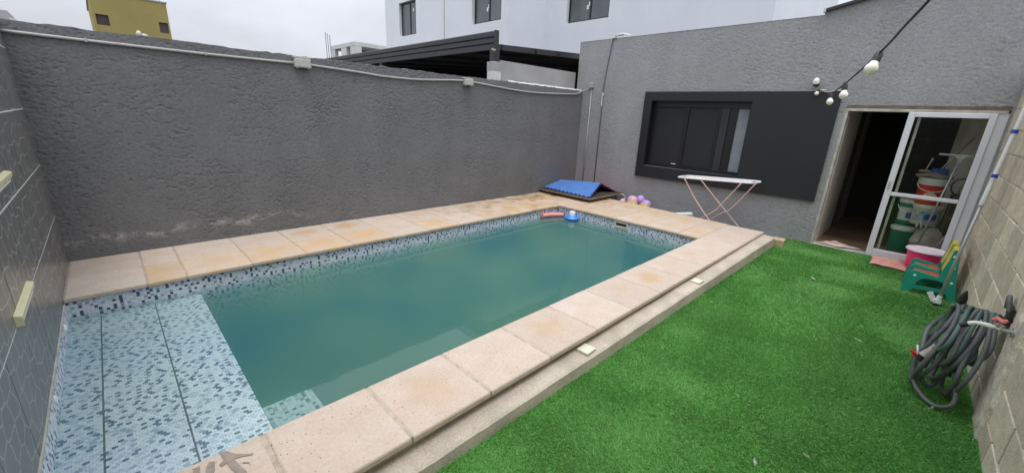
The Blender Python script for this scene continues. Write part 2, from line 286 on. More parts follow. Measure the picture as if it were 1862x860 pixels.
def water_mat():
    m = bpy.data.materials.new('murky_green_water'); m.use_nodes = True; t = m.node_tree; n = t.nodes; l = t.links; n.clear()
    o = n.new('ShaderNodeOutputMaterial'); a = n.new('ShaderNodeBsdfTransparent'); a.inputs[0].default_value = (.93, .97, .97, 1)
    gl = n.new('ShaderNodeBsdfGlossy'); gl.inputs['Roughness'].default_value = .0; f = fresnel(n, l, 1.333)
    g = n.new('ShaderNodeNewGeometry')
    z1 = n.new('ShaderNodeTexNoise'); z1.inputs['Scale'].default_value = 2.4; z1.inputs['Detail'].default_value = 2; l.new(g.outputs['Position'], z1.inputs['Vector'])
    b1 = n.new('ShaderNodeBump'); b1.inputs['Strength'].default_value = .055; b1.inputs['Distance'].default_value = .012; l.new(z1.outputs[0], b1.inputs['Height'])
    # rings spreading from the jets over the shallow shelf
    ds = n.new('ShaderNodeVectorMath'); ds.operation = 'DISTANCE'; ds.inputs[1].default_value = (.02, -3.0, .02); l.new(g.outputs['Position'], ds.inputs[0])
    sn = n.new('ShaderNodeMath'); sn.operation = 'MULTIPLY'; sn.inputs[1].default_value = 150; l.new(ds.outputs['Value'], sn.inputs[0])
    s2 = n.new('ShaderNodeMath'); s2.operation = 'SINE'; l.new(sn.outputs[0], s2.inputs[0])
    fa = n.new('ShaderNodeMapRange'); fa.inputs[1].default_value = .75; fa.inputs[2].default_value = .15; l.new(ds.outputs['Value'], fa.inputs[0])
    hh = n.new('ShaderNodeMath'); hh.operation = 'MULTIPLY'; l.new(s2.outputs[0], hh.inputs[0]); l.new(fa.outputs[0], hh.inputs[1])
    b2 = n.new('ShaderNodeBump'); b2.inputs['Strength'].default_value = .12; b2.inputs['Distance'].default_value = .006; l.new(hh.outputs[0], b2.inputs['Height']); l.new(b1.outputs[0], b2.inputs['Normal'])
    l.new(b2.outputs[0], gl.inputs['Normal']); l.new(b2.outputs[0], f.inputs['Normal'])
    x = n.new('ShaderNodeMixShader'); l.new(f.outputs[0], x.inputs[0]); l.new(a.outputs[0], x.inputs[1]); l.new(gl.outputs[0], x.inputs[2]); l.new(x.outputs[0], o.inputs[0])
    v = n.new('ShaderNodeVolumePrincipled'); v.inputs['Color'].default_value = (.25, .545, .485, 1); v.inputs['Density'].default_value = 3.4; v.inputs['Anisotropy'].default_value = 0
    az_ = n.new('ShaderNodeTexNoise'); az_.inputs['Scale'].default_value = .75; az_.inputs['Detail'].default_value = 2; l.new(g.outputs['Position'], az_.inputs['Vector'])
    ar = n.new('ShaderNodeMapRange'); ar.inputs[1].default_value = .36; ar.inputs[2].default_value = .64; l.new(az_.outputs[0], ar.inputs[0])
    ax_ = n.new('ShaderNodeMix'); ax_.data_type = 'RGBA'; l.new(ar.outputs[0], ax_.inputs[0]); ax_.inputs[6].default_value = (.165, .445, .455, 1); ax_.inputs[7].default_value = (.31, .56, .45, 1); l.new(ax_.outputs[2], v.inputs['Color'])  # random teal and green patches stand in for uneven reflection and shading
    l.new(v.outputs[0], o.inputs['Volume']); return m
M_water = water_mat()

# ------------------------------------------------------------------ mesh helpers
OFF = {}
class MB:
    def __init__(s): s.v = []; s.f = []; s.m = []
    def add(s, vs, fs, mi=0):
        b = len(s.v); s.v.extend(tuple(q) for q in vs); s.f.extend(tuple(b+i for i in f) for f in fs); s.m.extend([mi]*len(fs)); return s
    def box(s, a, b, mi=0, bev=0.0):
        x0, y0, z0 = [min(p, q) for p, q in zip(a, b)]; x1, y1, z1 = [max(p, q) for p, q in zip(a, b)]
        if bev <= 0:
            vs = [(x0, y0, z0), (x1, y0, z0), (x1, y1, z0), (x0, y1, z0), (x0, y0, z1), (x1, y0, z1), (x1, y1, z1), (x0, y1, z1)]
            return s.add(vs, [(3, 2, 1, 0), (4, 5, 6, 7), (0, 1, 5, 4), (1, 2, 6, 5), (2, 3, 7, 6), (3, 0, 4, 7)], mi)
        c = bev; lo = (x0, y0, z0); hi = (x1, y1, z1); vs = []; ix = {}
        for i in range(8):
            sg = [(i >> k) & 1 for k in range(3)]
            for ax in range(3):
                q = [(hi[k]-c if sg[k] else lo[k]+c) for k in range(3)]; q[ax] = hi[ax] if sg[ax] else lo[ax]
                ix[(i, ax)] = len(vs); vs.append(q)
        fs = []
        ctr = Vector([(p+q)/2 for p, q in zip(lo, hi)])
        def put(ids):
            P = [Vector(vs[k]) for k in ids]; nn = (P[1]-P[0]).cross(P[2]-P[1]); mid = sum(P, Vector())/len(P)
            fs.append(tuple(ids) if nn.dot(mid-ctr) > 0 else tuple(reversed(ids)))
        for ax in range(3):
            u, w = [k for k in range(3) if k != ax]
            for sd in (0, 1):
                base = sd << ax; put([ix[(base, ax)], ix[(base | 1 << u, ax)], ix[(base | 1 << u | 1 << w, ax)], ix[(base | 1 << w, ax)]])
            for p in (0, 1):
                for q in (0, 1):
                    i0 = (p << u) | (q << w); i1 = i0 | 1 << ax
                    put([ix[(i0, u)], ix[(i1, u)], ix[(i1, w)], ix[(i0, w)]])
        for i in range(8): put([ix[(i, 0)], ix[(i, 1)], ix[(i, 2)]])
        return s.add(vs, fs, mi)
    def obox(s, c, ax, ay, az, mi=0):
        """oriented box: centre, half-axis vectors"""
        c, ax, ay, az = map(Vector, (c, ax, ay, az))
        vs = [c+ax*i+ay*j+az*k for k in (-1, 1) for j in (-1, 1) for i in (-1, 1)]
        return s.add(vs, [(0, 2, 3, 1), (4, 5, 7, 6), (0, 1, 5, 4), (1, 3, 7, 5), (3, 2, 6, 7), (2, 0, 4, 6)], mi)
    def tube(s, path, r, n=8, mi=0, closed=False):
        P = [Vector(p) for p in path]; k = len(P); rr = r if isinstance(r, (list, tuple)) else [r]*k
        vs = []; prev = None
        for i, p in enumerate(P):
            if closed: d = P[(i+1) % k]-P[i-1]
            else: d = P[min(i+1, k-1)]-P[max(i-1, 0)]
            d.normalize()
            if prev is None: u = d.orthogonal().normalized()
            else:
                u = prev-d*prev.dot(d)
                u = u.normalized() if u.length > 1e-6 else d.orthogonal().normalized()
            prev = u; w = d.cross(u)
            for j in range(n):
                a = 2*math.pi*j/n; vs.append(p+(u*math.cos(a)+w*math.sin(a))*rr[i])
        fs = []
        for i in range(k if closed else k-1):
            i2 = (i+1) % k
            for j in range(n):
                j2 = (j+1) % n; fs.append((i*n+j, i*n+j2, i2*n+j2, i2*n+j))
        if not closed: fs.append(tuple(range(n-1, -1, -1))); fs.append(tuple(range((k-1)*n, k*n)))
        return s.add(vs, fs, mi)
    def lathe(s, prof, c, n=24, mi=0, axis=(0, 0, 1), sx=1, sy=1):
        """prof: list of (r, h) along axis from point c"""
        az = Vector(axis).normalized(); ux = az.orthogonal().normalized() if abs(az.z) < .999 else Vector((1, 0, 0)); uy = az.cross(ux); c = Vector(c)
        vs = []; fs = []
        for r, h in prof:
            for j in range(n):
                a = 2*math.pi*j/n; vs.append(c+ux*(r*math.cos(a)*sx)+uy*(r*math.sin(a)*sy)+az*h)
        for i in range(len(prof)-1):
            for j in range(n):
                j2 = (j+1) % n; fs.append((i*n+j, i*n+j2, (i+1)*n+j2, (i+1)*n+j))
        if prof[0][0] > 1e-4: fs.append(tuple(range(n-1, -1, -1)))
        if prof[-1][0] > 1e-4: fs.append(tuple(range((len(prof)-1)*n, len(prof)*n)))
        return s.add(vs, fs, mi)
    def prism(s, outline, holes, to3, depth, mi=0):
        """outline and holes are 2D loops; to3(u, v, d) gives the 3D point at depth d"""
        loops = [outline]+list(holes); flat = [q for lp in loops for q in lp]
        tri = tessellate_polygon([[Vector((q[0], q[1], 0)) for q in lp] for lp in loops]); n = len(flat)
        vs = [to3(q[0], q[1], 0) for q in flat]+[to3(q[0], q[1], depth) for q in flat]
        fs = [tuple(t) for t in tri]+[tuple(n+i for i in reversed(t)) for t in tri]; b = 0
        for lp in loops:
            k = len(lp)
            for i in range(k): fs.append((b+i, b+(i+1) % k, n+b+(i+1) % k, n+b+i))
            b += k
        return s.add(vs, fs, mi)
    def grid(s, P, mi=0, wrapu=False):
        nu, nv = len(P), len(P[0]); vs = [q for row in P for q in row]; fs = []
        for i in range(nu if wrapu else nu-1):
            for j in range(nv-1):
                i2 = (i+1) % nu; fs.append((i*nv+j, i2*nv+j, i2*nv+j+1, i*nv+j+1))
        return s.add(vs, fs, mi)
    def ball(s, c, r, n=14, m=9, mi=0):
        rr = r if isinstance(r, (tuple, list)) else (r, r, r); P = []
        for i in range(n):
            a = 2*math.pi*i/n
            P.append([(c[0]+rr[0]*math.sin(t)*math.cos(a), c[1]+rr[1]*math.sin(t)*math.sin(a), c[2]-rr[2]*math.cos(t)) for t in [math.pi*(.02+.96*j/(m-1)) for j in range(m)]])
        return s.grid(P, mi, True)
    def build(s, name, mats, parent=None, smooth=False, local=False, at=None):
        me = bpy.data.meshes.new(name); mats = mats if isinstance(mats, (list, tuple)) else [mats]
        off = Vector((0, 0, 0))
        o = bpy.data.objects.new(name, me); COL.objects.link(o)
        if parent is not None:
            o.parent = parent
            if not local: off = Vector(OFF.get(parent.name, (0, 0, 0)))
        V = [tuple(Vector(q)-off) for q in s.v]
        if at is not None:
            A = Vector(at)-off; o.location = A; V = [tuple(Vector(q)-A) for q in V]; off = off+A
        OFF[o.name] = tuple(off)
        me.from_pydata(V, [], s.f)
        for m in mats: me.materials.append(m)
        if len(mats) > 1: me.polygons.foreach_set('material_index', s.m)
        if smooth: me.polygons.foreach_set('use_smooth', [True]*len(me.polygons))
        me.update(); return o

def sharp(o, ang=40):
    me = o.data
    try: me.set_sharp_from_angle(angle=R(ang))
    except Exception: pass
    return o
def tag(o, label=None, cat=None, group=None, kind=None):
    if label: o['label'] = label
    if cat: o['category'] = cat
    if group: o['group'] = group
    if kind: o['kind'] = kind
    return o
def thing(name, label, cat, loc=(0, 0, 0), rz=0.0, group=None):
    o = bpy.data.objects.new(name, None); COL.objects.link(o); o.empty_display_size = .1
    o.location = loc; o.rotation_euler = (0, 0, rz); OFF[o.name] = tuple(loc); return tag(o, label, cat, group)
def inst(src, name, parent, loc, rot=(0, 0, 0), scale=(1, 1, 1)):
    """another object on the same mesh data, placed in world space under parent (un-rotated parents)"""
    o = bpy.data.objects.new(name, src if isinstance(src, bpy.types.Mesh) else src.data); COL.objects.link(o)
    o.parent = parent; off = Vector(OFF.get(parent.name, (0, 0, 0))) if parent else Vector()
    o.location = Vector(loc)-off; o.rotation_euler = rot; o.scale = scale; return o
def mesh_only(mb, name, mats, smooth=False):
    me = bpy.data.meshes.new(name); me.from_pydata([tuple(q) for q in mb.v], [], mb.f)
    mats = mats if isinstance(mats, (list, tuple)) else [mats]
    for m in mats: me.materials.append(m)
    if len(mats) > 1: me.polygons.foreach_set('material_index', mb.m)
    if smooth: me.polygons.foreach_set('use_smooth', [True]*len(me.polygons))
    me.update(); return me
def smoothpath(pts, n=8):
    """Catmull-Rom through points"""
    P = [Vector(p) for p in pts]; P = [P[0]*2-P[1]]+P+[P[-1]*2-P[-2]]; o = []
    for i in range(1, len(P)-2):
        a, b, c, d = P[i-1:i+3]
        for k in range(n):
            t = k/n; o.append(.5*((2*b)+(c-a)*t+(2*a-5*b+4*c-d)*t*t+(3*b-a-3*c+d)*t**3))
    o.append(P[-2]); return o
def _hash(ix, iy, seed):
    h = (ix.astype(np.int64)*374761393+iy.astype(np.int64)*668265263+seed*974634779) & 0xffffffff
    h = ((h ^ (h >> 13))*1274126177) & 0xffffffff; return ((h ^ (h >> 16)) & 0xffff)/65535.0
def vnoise(x, y, seed=0):
    ix, iy = np.floor(x), np.floor(y); fx, fy = x-ix, y-iy; ux, uy = fx*fx*(3-2*fx), fy*fy*(3-2*fy)
    a, b, c, d = _hash(ix, iy, seed), _hash(ix+1, iy, seed), _hash(ix, iy+1, seed), _hash(ix+1, iy+1, seed)
    return (a*(1-ux)+b*ux)*(1-uy)+(c*(1-ux)+d*ux)*uy
def fbm(x, y, seed=0, o=4):
    s = 0; a = .5
    for k in range(o): s = s+a*vnoise(x*2**k, y*2**k, seed+k*17); a *= .5
    return s
def sstep(a, b, x): t = np.clip((x-a)/(b-a), 0, 1); return t*t*(3-2*t)
def render_height(u, w, seed):
    """dragged-float render: a flat skin with short ragged tears in clusters"""
    wu = u+.020*(fbm(u*30, w*30, seed+5, 2)-.4); ww = w+.020*(fbm(u*30+9, w*30, seed+6, 2)-.4)
    dens = .34*(fbm(u*2.3, w*2.3, seed+11, 4)-.47); h = 0
    for k, (sh, fx, fz) in enumerate(((0, 27, 78), (.6, 33, 74), (1.6, 40, 58), (-.4, 24, 66))):
        h = h-.0045*sstep(.80, .95, vnoise(wu*fx+ww*sh*fx, ww*fz-wu*sh*fz*.45, seed+k*7)+dens)
    return h+.004*(fbm(u*2, w*2, seed+70, 2)-.45)+.0012*(fbm(u*55, w*55, seed+90, 2)-.4)

# ------------------------------------------------------------------ key dimensions (metres; lawn at z = 0)
L = 8.30; WD = -6.404; YA = -0.05; ZC = 0.193; ZW = 0.02; ZS = -0.028
PX1 = 6.377; PY0, PY1 = -1.13, -3.784; YO = -4.285; YL = -4.45; SX = .875
TA = 2.36

# ------------------------------------------------------------------ ground, lawn
g = MB(); xs = [-400, -.02, PX1+.03, 700]; ys = [-400, PY1-.03, PY0+.03, 700]
for i in range(3):
    for j in range(3):
        if (i, j) != (1, 1): g.add([(xs[i], ys[j], -.03), (xs[i+1], ys[j], -.03), (xs[i+1], ys[j+1], -.03), (xs[i], ys[j+1], -.03)], [(0, 1, 2, 3)])
tag(g.build('ground', M_conc), kind='structure')
g = MB(); g.add([(-.5, WD, 0), (L, WD, 0), (L, YL+.1, 0), (-.5, YL+.1, 0)], [(0, 1, 2, 3)])
tag(g.build('lawn_base', M_turfback), kind='structure')

def turf():
    parts = []
    for (x0, x1, dens, wdt, ln) in ((.7, 2.6, 40000, .0021, .025), (2.6, 4.6, 30000, .0026, .026), (4.6, L-.005, 15000, .0040, .028)):
        n = int((x1-x0)*(YL-WD)*dens); parts.append((NR.uniform(x0, x1, n), NR.uniform(WD+.01, -4.372, n), np.full(n, wdt), np.full(n, ln)))
    x, y, w, ln = [np.concatenate([p[k] for p in parts]) for k in range(4)]; n = len(x)
    kp = y < -4.388-.068*(x-1.2)/6.3-.004; x, y, w, ln = x[kp], y[kp], w[kp], ln[kp]; n = len(x)
    az = 2*math.pi*fbm(x*1.3, y*1.3, 5, 2)*1.6+NR.normal(0, 1.1, n); az2 = az+NR.normal(0, .5, n)
    t1 = NR.uniform(.15, .85, n); t2 = t1+NR.uniform(.3, .9, n); ln = ln*NR.uniform(.7, 1.15, n)*(0.85+.3*fbm(x*5, y*5, 8, 2))
    d1 = np.stack([np.cos(az)*np.sin(t1), np.sin(az)*np.sin(t1), np.cos(t1)], 1); d2 = np.stack([np.cos(az2)*np.sin(t2), np.sin(az2)*np.sin(t2), np.cos(t2)], 1)
    fa = az+math.pi/2+NR.normal(0, .6, n); sd = np.stack([np.cos(fa), np.sin(fa), np.zeros(n)], 1)*w[:, None]
    b = np.stack([x, y, np.zeros(n)-.001], 1); m_ = b+d1*(ln*.55)[:, None]; tp = m_+d2*(ln*.5)[:, None]
    V = np.stack([b-sd, b+sd, m_+sd*.85, m_-sd*.85, tp], 1).reshape(-1, 3)
    k = np.arange(n)*5
    me = bpy.data.meshes.new('turf'); me.vertices.add(n*5); me.vertices.foreach_set('co', V.ravel())
    lp = np.concatenate([np.stack([k, k+1, k+2, k+3], 1), np.stack([k+3, k+2, k+4], 1)], 1).ravel()
    st = np.stack([np.arange(n)*7, np.arange(n)*7+4], 1).ravel(); tot = np.tile([4, 3], n)
    me.loops.add(n*7); me.loops.foreach_set('vertex_index', lp.astype(np.int32))
    me.polygons.add(n*2); me.polygons.foreach_set('loop_start', st.astype(np.int32)); me.polygons.foreach_set('loop_total', tot.astype(np.int32))
    for m in M_turf: me.materials.append(m)
    mi = np.clip((NR.uniform(0, 1, n)*.95+fbm(x*2.2, y*2.2, 21, 3)*.45)*2.25, 0, 2.99).astype(np.int32)
    me.polygons.foreach_set('material_index', np.repeat(mi, 2).astype(np.int32))
    me.update(); me.validate(); o = bpy.data.objects.new('turf', me); COL.objects.link(o)
    return tag(o, 'short green artificial turf blades covering the strip beside the pool', 'artificial grass', kind='stuff')
turf()

# ------------------------------------------------------------------ pool
pool = thing('swimming_pool', 'long rectangular pool of murky green water with blue mosaic and cream stone edge', 'swimming pool', (3.2, -2.45, 0))
s = MB()   # shell: floor, walls, shelf, near corner step
s.box((-.02, PY1-.3, -1.5), (PX1+.3, PY0+.3, -1.3))
s.box((SX, PY0+.004, -1.3), (PX1+.02, PY0+.3, .145)); s.box((SX, PY1-.3, -1.3), (PX1+.02, PY1-.004, .145)); s.box((PX1+.004, PY1-.28, -1.3), (PX1+.28, PY0+.28, .145))
s.box((-.02, PY1-.3, -1.3), (SX-.004, PY0+.3, ZS-.004)); s.box((-.02, PY0+.004, ZS-.004), (SX, PY0+.3, .145)); s.box((-.02, PY1-.3, ZS-.004), (SX, PY1-.004, .145))
s.build('shell', M_mgrout, pool)
s = MB(); s.box((SX, PY1, -1.3), (1.20, -3.12, -.13)); st = s.build('submerged_step', M_mgrout, pool)

PITCH = .0225
TW = PITCH*.93
def tile_geo(mb, o, u, v, nrm, w, h, mi, dz=0.0):
    o, u, v, nrm = Vector(o), Vector(u), Vector(v), Vector(nrm); a, b, t, c = w/2, h/2, .0016+dz, .0008
    B = [o-u*a-v*b, o+u*a-v*b, o+u*a+v*b, o-u*a+v*b]; T = [o-u*(a-c)-v*(b-c)+nrm*t, o+u*(a-c)-v*(b-c)+nrm*t, o+u*(a-c)+v*(b-c)+nrm*t, o-u*(a-c)+v*(b-c)+nrm*t]
    mb.add(B+T, [(4, 5, 6, 7), (0, 1, 5, 4), (1, 2, 6, 5), (2, 3, 7, 6), (3, 0, 4, 7)], mi)
def pick(k, r):
    q = r.random()
    return 0 if q < .52 else 1 if q < .71 else 2 if q < .82 else 3
def mosaic(name, o, u, v, nrm, lu, lv, kind=True, half=True, seed=1, skip=None, ulist=None, parent=None, tw=1.0):
    r = random.Random(seed); mb = MB(); o, u, v = Vector(o), Vector(u), Vector(v); nu, nv = int(round(lu/(PITCH*tw))), int(lv/PITCH+.5); pu, pv = lu/nu, lv/nv
    pk = 0
    for j in range(nv):
        for i in range(nu):
            if skip and skip((i+.5)*pu, (j+.5)*pv): continue
            pk = pick(0, r) if pk < 2 else (0 if r.random() < .75 else 1); tile_geo(mb, o+u*((i+.5)*pu)+v*((j+.5)*pv), u, v, nrm, pu*.94, pv*.92, pk, r.uniform(0, .0005))
    ob = mb.build(name, M_moss, parent or pool); 
    if kind: ob['kind'] = 'stuff'
    return ob
mosaic('wall_mosaic', (0, PY0+.003, .145), (1, 0, 0), (0, 0, -1), (0, -1, 0), PX1, .50, seed=2, skip=lambda a, b: a < SX+.0 and b > .20)
mosaic('wall_mosaic', (PX1+.003, PY0, .145), (0, -1, 0), (0, 0, -1), (-1, 0, 0), PY0-PY1, .50, seed=3, skip=lambda a, b: 1.23 < a < 1.48 and b < .13)
mosaic('wall_mosaic', (PX1, PY1-.003, .145), (-1, 0, 0), (0, 0, -1), (0, 1, 0), PX1, .4, seed=4)
mosaic('wall_mosaic', (.003, PY1, .145), (0, 1, 0), (0, 0, -1), (1, 0, 0), PY0-PY1, .2, seed=5)
mosaic('step_mosaic', (SX, -3.12, -.129), (1, 0, 0), (0, -1, 0), (0, 0, 1), .325, .664, seed=6, parent=st)
# shelf: staggered rows, the 300 nearest tiles as single pieces
r = random.Random(11); allt = []
cols = [(.0, .178), (.186, .530), (.538, SX)]
for a0, a1 in cols:
    nu = max(1, round((a1-a0)/(PITCH*1.12))); pu = (a1-a0)/nu; nv = int((PY0-PY1)/(PITCH*.90)); pv = (PY0-PY1)/nv
    for j in range(nv):
        ofs = (0, .5)[j % 2]*pu; pk = 0
        for i in range(nu+(1 if ofs else 0)):
            xa = max(a0, a0+i*pu-ofs); xb = min(a1, a0+(i+1)*pu-ofs)
            pk = pick(0, r) if pk < 2 else (0 if r.random() < .8 else 1); allt.append(((xa+xb)/2, PY1+(j+.5)*pv, (xb-xa)-.0007, pv*.93, pk))
cx_, cy_ = camo.location.x, camo.location.y
allt.sort(key=lambda q: (q[0]-cx_)**2+(q[1]-cy_)**2 if q[1] > -3.68 or q[0] > .5 else 99+q[1])
tm = []
for k in range(4):
    mb = MB(); tile_geo(mb, (0, 0, 0), (1, 0, 0), (0, 1, 0), (0, 0, 1), PITCH*1.0, PITCH*.88, 0); tm.append(mesh_only(mb, 'mosaic_tile', M_shelf[k]))
for q in allt[:300]:
    inst(tm[q[4]], 'mosaic_tile', pool, (q[0], q[1], ZS), (0, 0, 0), (q[2]/PITCH, q[3]/(PITCH*.88), 1))
mb = MB()
for q in allt[300:]: tile_geo(mb, (q[0], q[1], ZS), (1, 0, 0), (0, 1, 0), (0, 0, 1), q[2], q[3], q[4], r.uniform(0, .0006))
mb.build('shelf_mosaic', M_shelf, pool)['kind'] = 'stuff'
mb = MB()
for x in (.182, .534): mb.box((x-.004, PY1, ZS-.006), (x+.004, PY0, ZS+.0012))
mb.build('sheet_joint', M_dgrout, pool)
# wall jets in the tiled end
for y in (-1.50, -2.575):
    mb = MB(); mb.lathe([(.026, 0), (.026, .005), (.018, .009), (.013, .009), (.011, .004)], (.004, y, .085), 16, axis=(1, 0, 0)); sharp(mb.build('jet_nozzle', M_white, pool, True))
# skimmer mouth
sk = MB(); fr = [(-2.36, .045), (-2.61, .045), (-2.61, .142), (-2.36, .142)]; ho = [(-2.385, .075), (-2.585, .075), (-2.585, .125), (-2.385, .125)]
sk.prism(fr, [ho], lambda a, b, d: (PX1-.012+d, a, b), .016); sko = sk.build('skimmer', M_cream, pool)
mb = MB(); mb.box((PX1-.004, -2.585, .076), (PX1+.001, -2.385, .124)); mb.build('skimmer_flap', M_bp, sko)
# water
wv = MB(); e = .002
prof = [(-.004, ZW), (PX1+.004, ZW), (PX1+.004, -1.305), (SX-.003, -1.305), (SX-.003, ZS-.003), (-.004, ZS-.003)]
k = len(prof); vs = [(x, PY1-.003, z) for x, z in prof]+[(x, PY0+.003, z) for x, z in prof]
wv.add(vs, [(0, 1, 7, 6), (1, 2, 8, 7), (2, 3, 9, 8), (3, 4, 10, 9), (4, 5, 11, 10), (5, 0, 6, 11), (0, 4, 3, 2, 1)[:0] or (5, 4, 1, 0), (4, 3, 2, 1), (6, 7, 10, 11), (7, 8, 9, 10)])
wo = tag(wv.build('water', M_water), kind='structure')
import bmesh
bm = bmesh.new(); bm.from_mesh(wo.data); bmesh.ops.recalc_face_normals(bm, faces=bm.faces); bm.to_mesh(wo.data); bm.free()

# coping bed and ledge
bed = MB(); TH = .042
bed.box((-.02, PY0-.016, .152), (7.70, YA, ZC-.0065)); bed.box((PX1+.03, YO+.007, .157), (7.57, PY0-.016, ZC-.006)); bed.box((-.02, YO+.008, .1575), (PX1+.03, PY1+.014, ZC-.0055))
bed.build('slab_bed', M_grout, pool)
def ledge():
    xs = np.linspace(-.4, 7.57, 320); mb = MB(); P = []
    for x in xs:
        w = .012*(fbm(np.array([x*2.1]), np.array([.3]), 3)[0]-.45); w2 = .010*(fbm(np.array([x*5.1]), np.array([7.3]), 4)[0]-.45); q = .008*(fbm(np.array([x*9.]), np.array([2.3]), 6)[0]-.45)
        f = min(1, max(0, (x-1.2)/6.3)); ze = .080+.068*f; ye = -4.384-.066*f
        P.append([(x, YO+.10, ze+.006), (x, ye+.07+q, ze+.004+w2), (x, ye+.016+w, ze+w2), (x, ye+w, ze-.010+w2), (x, ye-.004+w+q, ze*.45), (x, ye-.008+q, -.02)])
    mb.grid(list(reversed(P))); a = P[-1]; mb.add(a+[(7.57, YO+.10, -.02)], [(0, 1, 2, 3, 4, 5, 6)])
    mb.box((-.4, YO+.045, -.02), (7.56, YO+.12, .1565))
    return mb.build('ledge', M_ledge, pool)
ledge()
def slab(corners, col=(0, 0, 0), nm='coping_slab', th=TH):
    """one cast slab from 4 plan corners (counter-clockwise), rounded edge"""
    C = [Vector((*c, 0)) for c in corners]; ctr = sum(C, Vector())/4
    jz = random.uniform(-.0015, .0025); rot = random.uniform(-.004, .004)
    def ring(ins, z):
        o = []
        for c in C:
            d = c-ctr; dd = Vector((d.x-math.copysign(ins, d.x), d.y-math.copysign(ins, d.y), 0)); dd.rotate(Matrix.Rotation(rot, 3, 'Z')); o.append(tuple(ctr+dd+Vector((0, 0, z))))
        return o
    mb = MB(); z1 = ZC+jz; rs = [ring(.004, z1-th), ring(.0, z1-th+.006), ring(.0, z1-.012), ring(.004, z1-.004), ring(.012, z1)]; vs = [q for rr in rs for q in rr]; fs = [(3, 2, 1, 0)]
    for i in range(len(rs)-1):
        for j in range(4): fs.append((i*4+j, i*4+(j+1) % 4, i*4+4+(j+1) % 4, i*4+4+j))
    b = (len(rs)-1)*4; fs.append((b, b+1, b+2, b+3)); mb.add(vs, fs)
    o = mb.build(nm, M_slab, pool, at=(ctr.x, ctr.y, ZC)); o.color = (*col, 1); return o
G = .006
rr = random.Random(5)
# near row
jn = [-.55, .23, .772, 1.322, 1.856, 2.413, 2.976, 3.52, 4.06, 4.617, 5.175, 5.75, 6.30, 6.86, 7.40]
jn[-1] = 7.6; jn[-2] = 7.02; jn[-3] = 6.42
stains = {2: .05, 3: .4, 4: .08, 5: .45, 6: .12, 7: .3, 8: .75, 9: .12, 10: .2}
near_first = None
for i in range(len(jn)-1):
    a, b = jn[i]+G+(.006 if i == 2 else 0), jn[i+1]-G
    o = slab([(a, YO), (b, YO), (b, PY1+.022), (a, PY1+.022)], (stains.get(i, .1), rr.uniform(0, .12), .04))
    if i == 1: near_first = o
# far two rows
jf = [.0, .515, .797, 1.335, 1.865, 2.40, 2.94, 3.48, 4.02, 4.56, 5.10, 5.64, 6.18, 6.72, 7.12]
yb, ym, yf = YA-.004, -.62, PY0-.025
fst = [0, .1, .1, .2, .8, 1, .1, .2, .3, .5, .4, .8, .9, .9]; fsf = [0, .6, .5, .6, .7, .8, .1, .7, .1, .5, .9, .9, .9, .9]
for i in range(len(jf)-1):
    a, b = jf[i]+G*.7, jf[i+1]-G*.7
    dirt = 0 if i < 6 else (i-6)*.15
    slab([(a, ym+G*.6), (b, ym+G*.6), (b, yb), (a, yb)], (fst[i], .1+.8*max(0, (i-8)/6), dirt))
    if a < PX1: slab([(a, yf), (min(b, 6.36), yf), (min(b, 6.36), ym-G*.6), (a, ym-G*.6)], (fsf[i]*.7, fsf[i]*.9, dirt*.5))
# end rows between pool and house wall
xo = lambda y: 7.78+(y+1.3)*(.18/2.98)
je = [-.62, -1.20, -1.77, -2.33, -2.89, -3.45, YO]
for i in range(len(je)-1):
    y1, y0 = je[i]-G*.6, je[i+1]+G*.6; xi = PX1-.022 if y0 > PY1-.1 else 6.43
    if i == 5: 
        slab([(7.03, PY1+.03), (xo(PY1), PY1+.03), (xo(y1), y1), (7.03, y1)], (.2, .3, .05)); slab([(xi if y0 > PY1 else PX1-.022, PY1+.03), (7.015, PY1+.03), (7.015, y1), (PX1-.022, y1)], (.3, .4, .05)); continue
    slab([(6.36, y0), (7.015, y0), (7.015, y1), (6.36, y1)], (.3, .5-.07*i, .3*(4-i)/4)); slab([(7.03, y0), (xo(y0), y0), (xo(y1), y1), (7.03, y1)], (.45+.12*(i % 3), .75-.1*i, .4*(4-i)/4))
# damp footprints on the slab at the near corner
def blob(mb, pts, z): mb.prism(pts, [], lambda a, b, d: (a, b, z-d), .0012)
mb = MB(); Z1 = ZC+.0045
for pts in ([(.60, -3.772), (.628, -3.782), (.655, -3.83), (.70, -3.868), (.716, -3.876), (.708, -3.886), (.672, -3.866), (.640, -3.856), (.655, -3.92), (.668, -3.975), (.640, -3.985), (.622, -3.92), (.612, -3.862), (.592, -3.868), (.586, -3.85), (.606, -3.832)],
            [(.555, -3.80), (.575, -3.815), (.566, -3.87), (.545, -3.91), (.533, -3.87), (.54, -3.83)], [(.50, -3.80), (.522, -3.80), (.515, -3.85), (.50, -3.89), (.488, -3.85)], [(.668, -3.902), (.69, -3.922), (.686, -3.928), (.664, -3.91)]):
    blob(mb, pts, Z1)
mb.build('damp_mark', M_stain, near_first)
# small loose pieces on and by the ledge
def loose(name, label, cat, c, size, rz, m):
    t = MB(); t.box((-size[0]/2, -size[1]/2, 0), (size[0]/2, size[1]/2, size[2]), bev=.003); o = t.build(name, m); o.location = c; o.rotation_euler = (0, 0, rz); return tag(o, label, cat, 'tile offcuts on the ledge' if cat == 'tile' else None)
loose('tile_offcut', 'small cream tile offcut lying on the concrete ledge near the pool front', 'tile', (2.78, -4.325, .100), (.115, .10, .022), .05, M_cream)
loose('tile_offcut', 'small cream tile offcut on the concrete ledge farther along towards the house', 'tile', (4.80, -4.352, .122), (.12, .10, .02), -.03, M_cream)
loose('brick_piece', 'tan brick piece standing on the turf at the end of the concrete ledge', 'brick', (7.70, -4.48, 0), (.20, .16, .11), .1, M_tanb)

